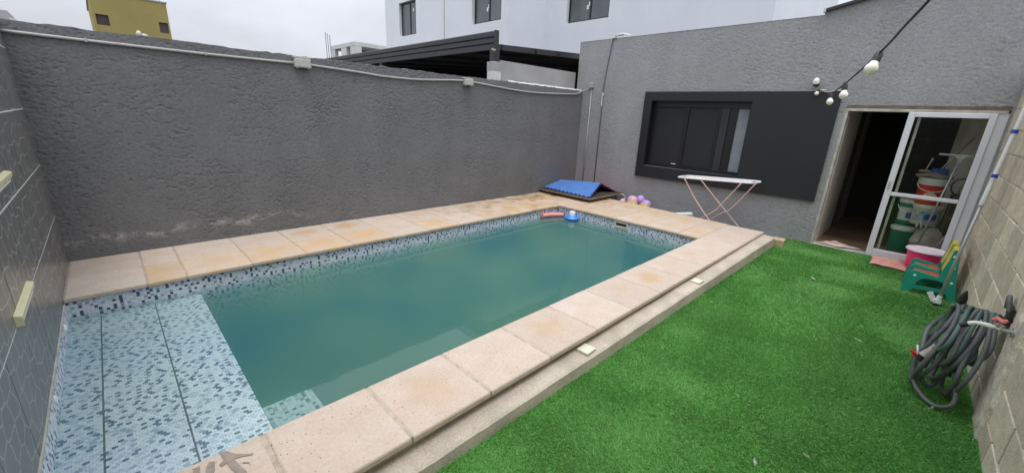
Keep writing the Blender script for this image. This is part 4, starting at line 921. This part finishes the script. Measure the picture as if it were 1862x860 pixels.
# ------------------------------------------------------------------ stored things behind the glass
def bucket(name, c, r0, r1, h, mb_, label, lid=None, handle=None, lab=None):
    t = thing(name, label, 'bucket', c, 0, 'buckets stored behind the glass door'); q = MB(); q.lathe([(r0, 0), (r0+.004, .006), (r1, h), (r1-.006, h), (r0-.004, .012), (.0001, .012)], c, 26); sharp(q.build('body', mb_, t, True))
    if lid: q = MB(); q.lathe([(r1+.002, h-.05), (r1+.010, h-.045), (r1+.012, h-.004), (r1+.004, h+.008), (.0001, h+.008)], c, 26); sharp(q.build('lid', lid, t, True))
    if lab:
        q = MB(); f0, f1 = .2, .72; ra, rb = r0+(r1-r0)*f0+.003, r0+(r1-r0)*f1+.003; P = [[(c[0]+ra*math.cos(a), c[1]+ra*math.sin(a), c[2]+h*f0), (c[0]+rb*math.cos(a), c[1]+rb*math.sin(a), c[2]+h*f1)] for a in [R(120+120*k/14) for k in range(15)]]
        q.grid(P); q.build('label_print', lab, t)
        q = MB(); q.grid([[(c[0]+(ra+.002)*math.cos(a), c[1]+(ra+.002)*math.sin(a), c[2]+h*(f0+.1)), (c[0]+(rb+.001)*math.cos(a), c[1]+(rb+.001)*math.sin(a), c[2]+h*(f1-.14))] for a in [R(175+50*k/8) for k in range(9)]]); q.build('label_panel', M_bblue, t)
    if handle:
        q = MB(); q.tube(smoothpath([(c[0]+(r1+.012)*math.cos(a), c[1]+(r1+.012)*math.sin(a), c[2]+h*.78-.09*math.sin((a-R(100))/R(160)*math.pi)) for a in [R(100+160*k/10) for k in range(11)]], 3), .005, 6); q.build('handle', handle, t, True)
    return t
bucket('bucket', (8.82, -5.80, .026), .115, .13, .40, M_bgreen, 'green bucket with white lid standing on the floor behind the glass', M_bwhite, None, None)
bucket('bucket', (8.95, -5.79, .438), .10, .115, .38, M_bgreen, 'smaller green bucket with wire handle on top of the lidded green one', M_bwhite, M_white, M_bwhite)
t = thing('sack', 'dusty cream sack on the room floor behind the pink tub', 'sack', (8.82, -6.07, .026))
mb = MB(); mb.ball((8.82, -6.075, .26), (.16, .185, .235), 22, 14); 
for i, v in enumerate(mb.v): k = .018*math.sin(v[2]*34+v[1]*16)+.012*math.sin(v[1]*40); mb.v[i] = (v[0]-k, v[1], v[2])
mb.build('bag', M_sack, t, True)
mb = MB(); mb.tube(smoothpath([(8.66, -5.98, .47), (8.65, -5.96, .55), (8.66, -5.93, .55), (8.66, -5.93, .47)], 5), .014, 8); mb.build('strap', M_bwhite, t, True)
bucket('bucket', (8.84, -5.985, .505), .145, .155, .285, M_bwhite, 'off-white paint bucket with printed label standing on the sack', M_bwhite, None, M_blab)
bucket('bucket', (8.84, -5.955, .80), .135, .155, .36, M_bred, 'red paint bucket with white rim and handle at the top of the pile', None, M_white, None)
mb = MB(); mb.lathe([(.153, .28), (.166, .28), (.168, .375), (.154, .375)], (8.84, -5.955, .80), 26); t = sharp(mb.build('bucket_rim', M_bwhite, bpy.data.objects['bucket.003'], True))
mb = MB(); mb.ball((8.625+.06, -5.955, .93), (.012, .075, .05), 14, 8); mb.build('emblem', mat('tan_print', (.55, .40, .22), .5), bpy.data.objects['bucket.003'], True)
mb = MB(); mb.ball((8.84, -5.94, 1.205), (.15, .20, .045), 20, 9)
for i, v in enumerate(mb.v): mb.v[i] = (v[0], v[1], v[2]+.012*math.sin(v[1]*22+v[0]*15))
tag(mb.build('folded_cloth', M_cloth, None, True), 'grey beige cloth folded over the top of the red bucket', 'cloth')
bs = thing('brush', 'blue scrubbing brush lying on the cloth over the red bucket', 'brush', (8.86, -5.98, 1.25))
mb = MB(); mb.box((8.80, -5.89, 1.245), (8.90, -6.07, 1.31), bev=.012); mb.build('head', M_bblue, bs)
mb = MB(); mb.tube([(8.85, -5.98, 1.30), (9.1, -6.2, 1.75)], .011, 8); mb.build('handle', M_metal, bs, True)
tr = thing('trowel', 'tan float with a thin handle beside the blue brush', 'trowel', (8.84, -5.82, 1.24))
mb = MB(); mb.ball((8.84, -5.83, 1.262), (.05, .075, .022), 14, 8); mb.build('blade', mat('tan_felt', (.34, .24, .13), .9), tr, True)
mb = MB(); mb.tube([(8.84, -5.83, 1.27), (8.85, -5.86, 1.42)], .008, 8); mb.ball((8.85, -5.862, 1.43), (.014, .014, .02), 8, 6); mb.build('grip', M_whold, tr, True)
sq = thing('squeegee', 'floor squeegee with cream T-shaped head leaning behind the glass', 'squeegee', (8.6, -6.12, .026))
mb = MB(); mb.tube([(8.55, -5.98, .06), (8.60, -6.115, 1.47)], .013, 10); mb.build('handle', M_metal, sq, True)
mb = MB(); mb.box((8.59, -5.905, 1.505), (8.625, -6.265, 1.53), bev=.006); mb.prism([(-6.05, 1.506), (-6.095, 1.465), (-6.10, 1.42), (-6.13, 1.42), (-6.135, 1.465), (-6.18, 1.506)], [], lambda a, b, d: (8.588+d, a, b), .034); mb.build('head', M_bwhite, sq)
bw = thing('bicycle_wheel', 'small dark wheel with spokes leaning inside behind the glass', 'wheel', (8.9, -6.26, .95))
mb = MB(); mb.tube([(8.9+.04*math.sin(a), -6.24+.10*math.cos(a), 1.08+.115*math.sin(a)) for a in [2*math.pi*k/28 for k in range(28)]], .011, 8, closed=True); mb.build('tyre', M_bp, bw, True)
mb = MB()
for k in range(8): a = math.pi*2*k/8; mb.tube([(8.9, -6.24, 1.08), (8.9+.04*math.sin(a), -6.24+.10*math.cos(a), 1.08+.115*math.sin(a))], .003, 5)
mb.ball((8.9, -6.24, 1.08), .02, 8, 6); mb.build('spokes', M_metal, bw)
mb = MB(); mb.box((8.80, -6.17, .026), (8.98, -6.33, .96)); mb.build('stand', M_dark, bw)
for k, (a, b, lab) in enumerate((((9.15, -6.10, .05), (9.35, -6.36, 1.72), 'thin pale rod leaning in the corner behind the squeegee'), ((8.62, -6.12, .05), (8.75, -6.36, .72), 'short grey rod leaning low behind the glass'))):
    mb = MB(); mb.tube([a, b], .012, 8); tag(mb.build('rod', M_metal, None, True), lab, 'rod', 'rods leaning in the store room')

# ------------------------------------------------------------------ string lights and wall lamp
sl_ = thing('string_lights', 'black string light cable with white globe bulbs coming from the house wall', 'string lights', (8.2, -4.4, 2.3))
Cc = Vector(camo.location); Mx = camo.rotation_euler.to_matrix()
bp = [Vector((8.20, -4.415, 2.285)), Vector((5.92, -4.955, 2.10)), Vector((4.60, -5.115, 2.055)), Vector((3.26, -5.476, 2.10)), Vector((2.50, -5.66, 2.25))]
tops = [Vector((8.20, -4.415, 2.345)), Vector((5.93, -4.95, 2.185)), Vector((4.61, -5.09, 2.145)), Vector((3.30, -5.487, 2.205)), Vector((2.61, -5.651, 2.222))]
D_ = lambda u, v, d: Cc+Mx @ Vector(((u-931)/728, (430-v)/728, -1))*d
seq = [(1484, 172, 6.0), (1509, 182, 4.05), (1534, 172, 3.1), (1585, 123, 2.02)]
tpx = [(1484, 163, 6.0), (1510, 169, 4.05), (1537, 152, 3.1), (1600, 96, 2.02)]
hk = Vector((L-.03, -4.42, 2.335))
path = [hk]+[D_(*q) for q in tpx[1:]]+[D_(1645, 48, 1.66), D_(1690, 0, 1.42), D_(1760, -85, 1.2)]
mb = MB(); mb.tube(smoothpath(path, 10), .0052, 6); mb.build('cable', M_wire, sl_, True)
rad = .029
for i, ((u, v, d), (u2, v2, d2)) in enumerate(zip(seq, tpx)):
    b = D_(u, v, d); t_ = D_(u2, v2, d2) if i else hk; ax = (t_-b).normalized(); b2 = t_-ax*(.105 if i else .075); rq = rad
    so_ = MB(); so_.lathe([(.010, .008), (.016, -.0), (.019, -.02), (.019, -.055), (.016, -.066)], t_, 14, axis=ax); sk_ = sharp(so_.build('socket', M_bp, sl_, True))
    q = MB(); cb = t_-ax*.093; q.lathe([(.0005, -.036)]+[(rq*math.sin(math.pi*k/12), -rq*math.cos(math.pi*k/12)) for k in range(1, 10)]+[(.018, .034), (.0165, .044)], cb, 18, axis=ax); q.build('bulb', M_bulb, sk_, True)
wl = thing('security_lamp', 'small white swivel lamp on the wall above the black panel', 'lamp', (L-.05, -4.37, 2.45))
mb = MB(); mb.lathe([(.035, 0), (.035, .012), (.02, .018)], (L-.016, -4.375, 2.42), 14, axis=(-1, 0, 0)); mb.tube([(L-.03, -4.375, 2.42), (L-.08, -4.372, 2.445)], .01, 8); sharp(mb.build('base', M_bp, wl, True))
mb = MB(); mb.lathe([(.040, -.03), (.042, .0), (.034, .03), (.018, .048), (.0005, .052)], (L-.085, -4.37, 2.455), 16, axis=(-.25, 0, 1)); sharp(mb.build('cap', M_white, wl, True))
mb = MB(); mb.lathe([(.034, 0), (.028, -.03), (.0005, -.035)], (L-.08, -4.37, 2.42), 14); mb.build('lens', M_bp, wl, True)
mb = MB(); mb.tube(smoothpath([(L-.02, -4.41, 2.33), (L-.06, -4.46, 2.315), (L-.06, -4.53, 2.308), (L-.05, -4.60, 2.32), (L-.03, -4.70, 2.332)], 6), .008, 6); mb.ball((L-.05, -4.48, 2.33), (.015, .05, .014), 10, 6); mb.build('spare_cord', M_whold, wl, True)

# ------------------------------------------------------------------ drying rack
dr = thing('drying_rack', 'folding clothes rack with white wire top and pale pink crossed legs', 'drying rack', (7.9, -3.3, 0))
def zr(y): return .835+(-2.75-y)*.055
xn, xf = 7.70, 8.12; y0, y1 = -2.74, -3.96
mb = MB(); loop = [(7.80, y0+.02), (xn, y0-.12), (xn-.0, y1+.16), (7.82, y1), (8.02, y1-.02), (xf, y1+.14), (xf, y0-.14), (8.0, y0)]
lp = smoothpath([(a, b, zr(b)) for a, b in loop+[loop[0]]], 6)[:-1]
mb.tube(lp, .013, 8, closed=True); mb.build('top_frame', M_rackw, dr, True)
for k in range(7):
    x = xn+.04+(xf-xn-.08)*k/6; mb = MB(); mb.tube([(x, y0-.06, zr(y0)+.002), (x, y1+.06, zr(y1)+.002)], .0036, 5); mb.build('wire', M_rackw, dr)
for y in (-3.05, -3.35, -3.65):
    mb = MB(); mb.tube([(xn+.005, y, zr(y)-.004), (xf-.005, y, zr(y)-.004)], .008, 6); mb.build('crossbar', M_rackw, dr)
def leg(p, m=M_rackp): q = MB(); q.tube(smoothpath(p, 5), .0105, 8); return q.build('leg', m, dr, True)
leg([(7.74, -2.84, zr(-2.84)), (7.74, -3.16, .42), (7.74, -3.60, -.03)]); leg([(8.06, -2.97, zr(-3)), (8.06, -3.36, .48), (8.06, -3.92, -.03)])
leg([(7.78, -3.78, zr(-3.78)), (7.78, -3.50, .42), (7.78, -3.40, .30), (7.78, -3.02, -.03)]); leg([(8.02, -3.94, zr(-3.94)), (8.02, -3.64, .40), (8.02, -3.50, .28), (8.02, -3.14, -.03)])
mb = MB(); mb.tube([(7.74, -3.58, -.018), (8.06, -3.90, -.018)], .009, 6); mb.tube([(7.78, -3.03, -.016), (8.02, -3.15, -.016)], .009, 6); mb.build('foot_bar', M_rackp, dr)
mb = MB(); mb.tube([(8.10, -2.50, .03), (8.14, -2.95, .13)], .042, 14); sharp(mb.build('white_tube', M_white, None, True)); tag(bpy.data.objects['white_tube'], 'white plastic tube lying against the wall behind the stone edge', 'tube')

# ------------------------------------------------------------------ pump box with foam mat
bxx = thing('pump_box', 'low masonry box with dark board lid in the corner by the pool', 'box', (7.6, -.72, 0))
mb = MB(); mb.box((7.10, -1.30, -.02), (8.16, YA-.02, .262)); mb.build('body', M_brickwork, bxx)
mb = MB(); mb.box((7.00, -1.39, .262), (8.21, YA-.012, .285), bev=.003); lid = mb.build('lid', M_board, bxx)
mb = MB(); mb.box((6.994, -1.396, .256), (7.012, YA-.012, .28)); mb.box((7.012, -1.398, .256), (8.21, -1.38, .279)); mb.build('lid_edge', M_boardedge, lid)
mb = MB(); mb.tube(smoothpath([(8.15, -1.40, .255), (8.17, -1.47, .23), (8.17, -1.49, .12), (8.15, -1.48, -.01)], 6), .014, 8); mb.build('drain_hose', M_whold, bxx, True)
fm = thing('foam_mat', 'bent blue foam puzzle mat lying on the corner box lid', 'mat', (7.6, -.75, .285))
def foam(e0, e1, r0, r1, m, teeth=11, th=.012, side=True):
    """sheet from low edge e0-e1 to ridge r0-r1 with puzzle teeth on its edges"""
    e0, e1, r0, r1 = map(Vector, (e0, e1, r0, r1)); n = (e1-e0).cross(r0-e0).normalized(); 
    if n.z < 0: n = -n
    pt = lambda u, v, d: tuple(e0*(1-u)*(1-v)+e1*u*(1-v)+r1*u*v+r0*(1-u)*v-n*d+n*.03*math.sin(v*math.pi)*0)
    o = []
    for i in range(teeth):
        a = i/teeth; b = 1/teeth; o += [(a+b*.10, 0), (a+b*.16, -.055), (a+b*.54, -.055), (a+b*.60, 0)]
    tv = 6
    o2 = []
    for i in range(tv):
        a = i/tv; b = 1/tv; o2 += [(1, a+b*.15), (1.022, a+b*.2), (1.022, a+b*.6), (1, a+b*.65)]
    o3 = [(1-q[0], 1.0) for q in o if q[1] == 0]; o4 = []
    for i in range(tv):
        a = 1-i/tv; b = 1/tv; o4 += [(0, a-b*.15), (-.022, a-b*.2), (-.022, a-b*.6), (0, a-b*.65)]
    loop = [(0, 0)]+o+[(1, 0)]+o2+[(1, 1)]+[(0, 1)]+o4
    mb = MB(); mb.prism(loop, [], pt, th); return mb
foam((7.125, -.13, .318), (7.08, -1.32, .305), (7.70, -.10, .425), (7.72, -1.125, .497), M_mat).build('blue_face', M_mat, fm)
foam((7.118, -.13, .305), (7.072, -1.335, .291), (7.70, -.10, .412), (7.725, -1.14, .484), M_matnavy, th=.016).build('navy_layer', M_matnavy, fm)
foam((8.14, -.14, .30), (8.13, -1.29, .300), (7.705, -.10, .425), (7.73, -1.13, .495), M_matpink, th=.014).build('pink_face', M_matpink, fm)
foam((8.13, -.14, .291), (8.10, -1.24, .289), (7.70, -.10, .408), (7.70, -1.10, .472), M_matnavy, th=.01).build('navy_layer', M_matnavy, fm)

# ------------------------------------------------------------------ floats
fl_ = thing('inflatable_float', 'deflating pink, lilac and yellow petal float behind the stone edge', 'float', (7.95, -1.9, 0))
for (c, rr_, m) in (((7.93, -1.80, .20), (.10, .125, .115), M_rose), ((7.97, -1.955, .245), (.085, .085, .10), M_lilac), ((7.93, -2.10, .185), (.09, .105, .095), M_lilac), ((7.90, -1.60, .14), (.07, .07, .085), M_rose)):
    mb = MB(); mb.ball(c, rr_, 18, 12); p_ = mb.build('petal', m, fl_, True)
for (c, rr_) in (((7.87, -1.83, .155), (.10, .13, .075)), ((7.86, -2.10, .155), (.085, .115, .072))):
    mb = MB(); mb.ball(c, rr_, 18, 12); mb.build('lower_petal', M_gold, fl_, True)
mb = MB(); mb.tube(smoothpath([(7.95, -1.62, .0), (7.95, -1.85, .06), (7.96, -2.1, .03)], 4), .06, 10); mb.build('tube_ring', M_lilac, fl_, True)
mb = MB(); mb.tube(smoothpath([(5.87, -1.175, .055), (6.08, -1.225, .055), (6.27, -1.33, .05)], 6), .037, 14); sharp(mb.build('pool_noodle', M_noodle, None, True)); tag(bpy.data.objects['pool_noodle'], 'coral pink foam noodle floating in the far pool corner', 'pool noodle')
cf = thing('chlorine_float', 'blue and white floating chlorine dispenser beside the pink noodle', 'pool float', (6.27, -1.50, ZW)); c = (6.24, -1.56, ZW)
sc_ = lambda pr_: [(a*1.42, b*1.42) for a, b in pr_]
mb = MB(); mb.lathe(sc_([(.05, -.01), (.085, .0), (.092, .018), (.08, .036), (.045, .05), (.042, .055)]), c, 24); sharp(mb.build('float_ring', M_float, cf, True), 50)
mb = MB(); mb.lathe(sc_([(.040, .05), (.041, .085), (.036, .10), (.0005, .104)]), c, 20); sharp(mb.build('cap', M_white, cf, True))
mb = MB(); mb.lathe(sc_([(.0005, -.13), (.045, -.13), (.048, -.01)]), c, 20); sharp(mb.build('basket', M_whold, cf, True))

# ------------------------------------------------------------------ scraps on the turf
for k, (c, s_, rz, lab) in enumerate((((2.685, -5.513, .026), (.030, .014, .012), .3, 'crumpled white paper scrap on the turf at the picture bottom'), ((2.955, -5.698, .028), (.030, .006, .004), 1.2, 'pale straw on the turf right of the paper scrap'),
        ((6.32, -5.17, .032), (.09, .03, .004), .5, 'grey dry leaf lying on the turf before the doorway'), ((4.10, -6.20, .028), (.10, .005, .004), -.4, 'thin straw on the turf under the hose coil'), ((4.85, -5.74, .03), (.07, .004, .004), .9, 'thin dry twig in the middle of the turf'))):
    mb = MB(); n = 8; P = [[(s_[0]*(i/n-.5), s_[1]*(j/3-.5)*(1-.6*abs(i/n*2-1)), s_[2]*math.sin(i*1.7+j*2.3)+.002*j) for j in range(4)] for i in range(n+1)]
    mb.grid(P); o = mb.build('scrap', M_white if k == 0 else M_leaf if k != 2 else M_whold, None); o.location = c; o.rotation_euler = (0, 0, rz); tag(o, lab, 'litter', 'scraps on the turf')
    md = o.modifiers.new('thickness', 'SOLIDIFY'); md.thickness = .003
mb = MB(); mb.ball((.89, -.0, 2.385), (.022, .03, .03), 10, 7); mb.ball((.93, .01, 2.375), (.03, .03, .018), 10, 7); tag(mb.build('mortar_lump', M_limeedge, None, True), 'small pale mortar lump on top of the charcoal wall', 'mortar')

# ------------------------------------------------------------------ neighbours behind the wall
nb = thing('boundary_wall', 'light grey low wall with square pier behind the charcoal wall', 'wall', (7.2, .25, 0))
mb = MB(); mb.add([(5.98, .20, 0), (8.31, .20, 0), (8.31, .20, 2.755), (5.98, .20, 2.745), (5.98, .36, 0), (8.31, .36, 0), (8.31, .36, 2.755), (5.98, .36, 2.745)], [(0, 1, 2, 3), (3, 2, 6, 7), (4, 7, 6, 5), (0, 3, 7, 4), (1, 5, 6, 2)]); mb.build('panel', M_nwall, nb)
mb = MB(); mb.box((5.80, .18, 0), (5.99, .37, 2.70), bev=.008); mb.build('pier', M_limeedge, nb)
mb = MB(); mb.box((5.795, .175, 2.55), (5.995, .375, 2.705), bev=.008); mb.build('pier_head', M_nwall, nb)
cp = thing('carport', 'black metal carport with ribbed fascia beyond the charcoal wall', 'carport', (7.5, 4, 0))
mb = MB()   # ribbed fascia along x = 5.93
fp = [(0, 2.925), (-.012, 2.93), (-.012, 3.02), (.018, 3.03), (.018, 3.04), (-.012, 3.05), (-.012, 3.125), (.018, 3.135), (.018, 3.145), (-.012, 3.155), (-.012, 3.235), (.0, 3.25), (.05, 3.25), (.05, 2.925)]
mb.prism([(5.93+a, b) for a, b in fp], [], lambda a, b, d: (a, .30+d, b), 9.2); mb.build('fascia', M_roof, cp)
mb = MB(); mb.box((5.90, .275, 2.905), (6.0, .305, 3.256), bev=.004); mb.build('end_cap', M_roof, cp)
mb = MB(); mb.box((5.83, .22, 2.70), (5.975, .34, 2.93), bev=.004); mb.build('post', M_roof, cp)
for y in (4.7, 9.2): mb = MB(); mb.box((5.93, y, 0), (6.05, y+.12, 2.93)); mb.build('post', M_roof, cp)
mb = MB(); mb.add([(5.98, .30, 3.00), (12, .42, 3.38), (12, 9.5, 3.38), (5.98, 9.5, 3.00), (5.98, .30, 3.03), (12, .42, 3.41), (12, 9.5, 3.41), (5.98, 9.5, 3.03)], [(0, 3, 2, 1), (4, 5, 6, 7), (0, 1, 5, 4), (2, 3, 7, 6)]); mb.build('roof_sheet', M_roofin, cp)
mb = MB(); mb.add([(6.0, .285, 2.93), (11.9, .40, 3.27), (11.9, .40, 3.40), (6.0, .285, 3.025), (6.0, .315, 2.93), (11.9, .43, 3.27), (11.9, .43, 3.40), (6.0, .315, 3.025)], [(0, 1, 2, 3), (3, 2, 6, 7), (4, 7, 6, 5), (0, 4, 5, 1)]); mb.build('gutter', M_roof, cp)
for x in (6.08, 7.05, 7.8): mb = MB(); z = 2.93+(x-6)*.058; mb.box((x, .262, z), (x+.035, .30, z+.10), bev=.004); mb.build('bracket', M_postgrey, cp)
for y in np.arange(1.2, 9.4, 1.35): mb = MB(); mb.add([(6.0, y, 2.94), (11.9, y, 3.31), (11.9, y+.06, 3.31), (6.0, y+.06, 2.94), (6.0, y, 2.998), (11.9, y, 3.372), (11.9, y+.06, 3.372), (6.0, y+.06, 2.998)], [(0, 3, 2, 1), (0, 1, 5, 4), (2, 3, 7, 6)]); mb.build('rafter', M_roofin, cp)
mb = MB(); mb.box((11.80, .4, 0), (11.85, 9.5, 3.36)); mb.box((6.0, 9.5, 0), (11.85, 9.55, 3.3)); mb.build('added_shade_screen', M_shadescreen, cp)  # screens added to darken the shaded space under the roof
mb = MB(); mb.box((5.80, .205, 2.885), (5.86, .235, 2.915), bev=.006); mb.box((5.775, .20, 2.895), (5.80, .23, 2.925), bev=.004); mb.build('sensor', M_whold, cp)

wh = thing('white_house', 'large white two-storey house with dark framed windows beyond the carport', 'house', (14, 6, 0))
mb = MB()
H1 = 9.0
def facade(mb, x, ya, yb, z0, z1, wins, dep=.22):
    """wall plane facing -x with window openings (y0>y1)"""
    mb.prism([(ya, z0), (yb, z0), (yb, z1), (ya, z1)], [[(w[0], w[2]), (w[1], w[2]), (w[1], w[3]), (w[0], w[3])] for w in wins], lambda a, b, d: (x+d, a, b), dep)
W1 = [(14.3, 12.75, 5.32, 6.82), (8.53, 6.77, 5.245, 6.75)]; W2 = [(5.27, 3.34, 5.28, 6.78)]
facade(mb, 12.0, 15.7, 6.4, 0, H1, W1); mb.build('wall', M_whitewall, wh)
mb = MB(); facade(mb, 14.07, 6.4, -1.97, 0, H1, W2); mb.build('wall', M_whitewall, wh)
for a_, b_ in (((12.22, 6.4, 0), (14.07, 6.62, H1)), ((14.29, -1.97, 0), (22, -1.75, H1)), ((12.22, 15.48, 0), (22, 15.7, H1))): mb = MB(); mb.box(a_, b_); mb.build('side_wall', M_whitewall, wh)
mb = MB(); mb.box((12.0, 6.4, H1), (22, 15.7, H1+.2)); mb.box((14.07, -1.97, H1), (22, 6.4, H1+.2)); mb.build('roof', M_rc, wh)
mb = MB(); mb.box((11.985, 10.43, 0), (11.999, 10.47, H1)); mb.build('downpipe', M_whold, wh)
for (x, w) in [(12.0, q) for q in W1]+[(14.07, q) for q in W2]:
    d = .14; mb = MB(); ft = .07
    mb.prism([(w[0]-.002, w[2]+.002), (w[1]+.002, w[2]+.002), (w[1]+.002, w[3]-.002), (w[0]-.002, w[3]-.002)], [[(w[0]-ft, w[2]+ft), (w[1]+ft, w[2]+ft), (w[1]+ft, w[3]-ft), (w[0]-ft, w[3]-ft)]], lambda a, b, e: (x+d+e, a, b), .06); wf = mb.build('window', M_frame, wh)
    ym_ = (w[0]+w[1])/2-.05; mb = MB(); mb.box((x+d-.01, ym_-.03, w[2]+ft), (x+d+.05, ym_+.03, w[3]-ft)); mb.build('mullion', M_frame, wf)
    for a, b in ((w[0]-ft, ym_+.03), (ym_-.03, w[1]+ft)): mb = MB(); mb.box((x+d+.02, a, w[2]+ft), (x+d+.03, b, w[3]-ft)); mb.build('pane', M_wglass, wf)
    for a, zz in ((ym_+.18, .42), (ym_+.10, .52)) if w[0] < 14 else ((ym_+.06, 1.05), (ym_-.22, 1.05)): mb = MB(); mb.box((x+d+.012, a, w[2]+zz), (x+d+.019, a-.09, w[2]+zz+.14)); mb.build('sticker', M_white, wf)

yh = thing('yellow_building', 'mustard yellow building with two small square windows above the wall at left', 'building', (2.6, 25, 0))
mb = MB(); yy = 25.0
WY = [(1.165, 1.64, 5.24, 5.73), (3.60, 3.98, 5.24, 5.76)]
mb.prism([(1.06, 0), (4.05, 0), (4.05, 6.74), (1.06, 6.74)], [[(a, c_), (b, c_), (b, d), (a, d)] for a, b, c_, d in WY], lambda a, b, d: (a, yy+d, b), .25); mb.build('wall', M_yellow, yh)
for a_, b_ in (((1.06, yy+.25, 0), (1.3, yy+7, 6.74)), ((3.8, yy+.25, 0), (4.05, yy+7, 6.74)), ((1.06, yy+7, 0), (4.05, yy+7.2, 6.74))): mb = MB(); mb.box(a_, b_); mb.build('side_wall', M_yellow, yh)
mb = MB(); mb.box((1.0, yy-.03, 6.74), (4.1, yy+7.2, 6.80)); mb.build('parapet_cap', mat('grey_metal_cap', (.30, .31, .32), .6), yh)
for a, b, c_, d in WY: mb = MB(); mb.box((a, yy+.16, c_), (b, yy+.18, d)); mb.build('window', M_brown, yh)
mb = MB(); mb.box((3.72, yy+.3, 6.8), (3.74, yy+.32, 7.05)); mb.box((3.84, yy+.3, 6.8), (3.86, yy+.32, 7.0)); mb.build('rebar_stub', M_rust, yh)

cb = thing('concrete_frame_building', 'pale unfinished concrete building with open bays in the distance', 'building', (22, 42, 0))
mb = MB(); mb.box((21.3, 40, 8.22), (28, 46.5, 8.62)); mb.build('roof_slab', M_rc, cb)
for x, y, w, d in ((21.32, 40.02, .75, 1.2), (21.32, 42.2, .4, 1.4), (21.32, 45.4, .4, 1.0), (25.5, 40.02, .6, .5)): mb = MB(); mb.box((x, y, 0), (x+w, y+d, 8.22)); mb.build('column', M_rc, cb)
mb = MB(); mb.box((22.5, 41.5, 0), (22.7, 46.4, 8.22)); mb.box((22.7, 43, 0), (28, 43.2, 8.22)); mb.build('inner_wall', mat('grey_brown_plaster', (.22, .20, .17), .9), cb)  # inner walls in plain grey-brown plaster, darker than the frame
for k, dx in enumerate((0, .22, .46)): mb = MB(); mb.tube([(18.34+dx, 40+.1*k, 3), (18.28+dx*1.1, 40+.1*k, 9.05-.1*k)], .034, 6); tag(mb.build('rebar', M_rust, None), ('left', 'middle', 'right')[k]+'most of three grey reinforcement bars sticking up behind the carport' if k != 1 else 'middle one of three grey reinforcement bars sticking up behind the carport', 'rebar', 'reinforcement bars behind the carport')
gb = thing('grey_box_house', 'pale grey roof corner just above the wall at the far left', 'building', (-2.5, 20, 0))
mb = MB(); mb.box((-6, 20, 0), (-1.37, 26, 4.74)); mb.build('wall', mat('pale_grey_paint', (.36, .36, .38), .9, var=.1), gb)
mb = MB(); mb.box((-1.37, 20, 0), (-1.22, 26, 4.5)); mb.build('side_wall', M_whiteside, gb)
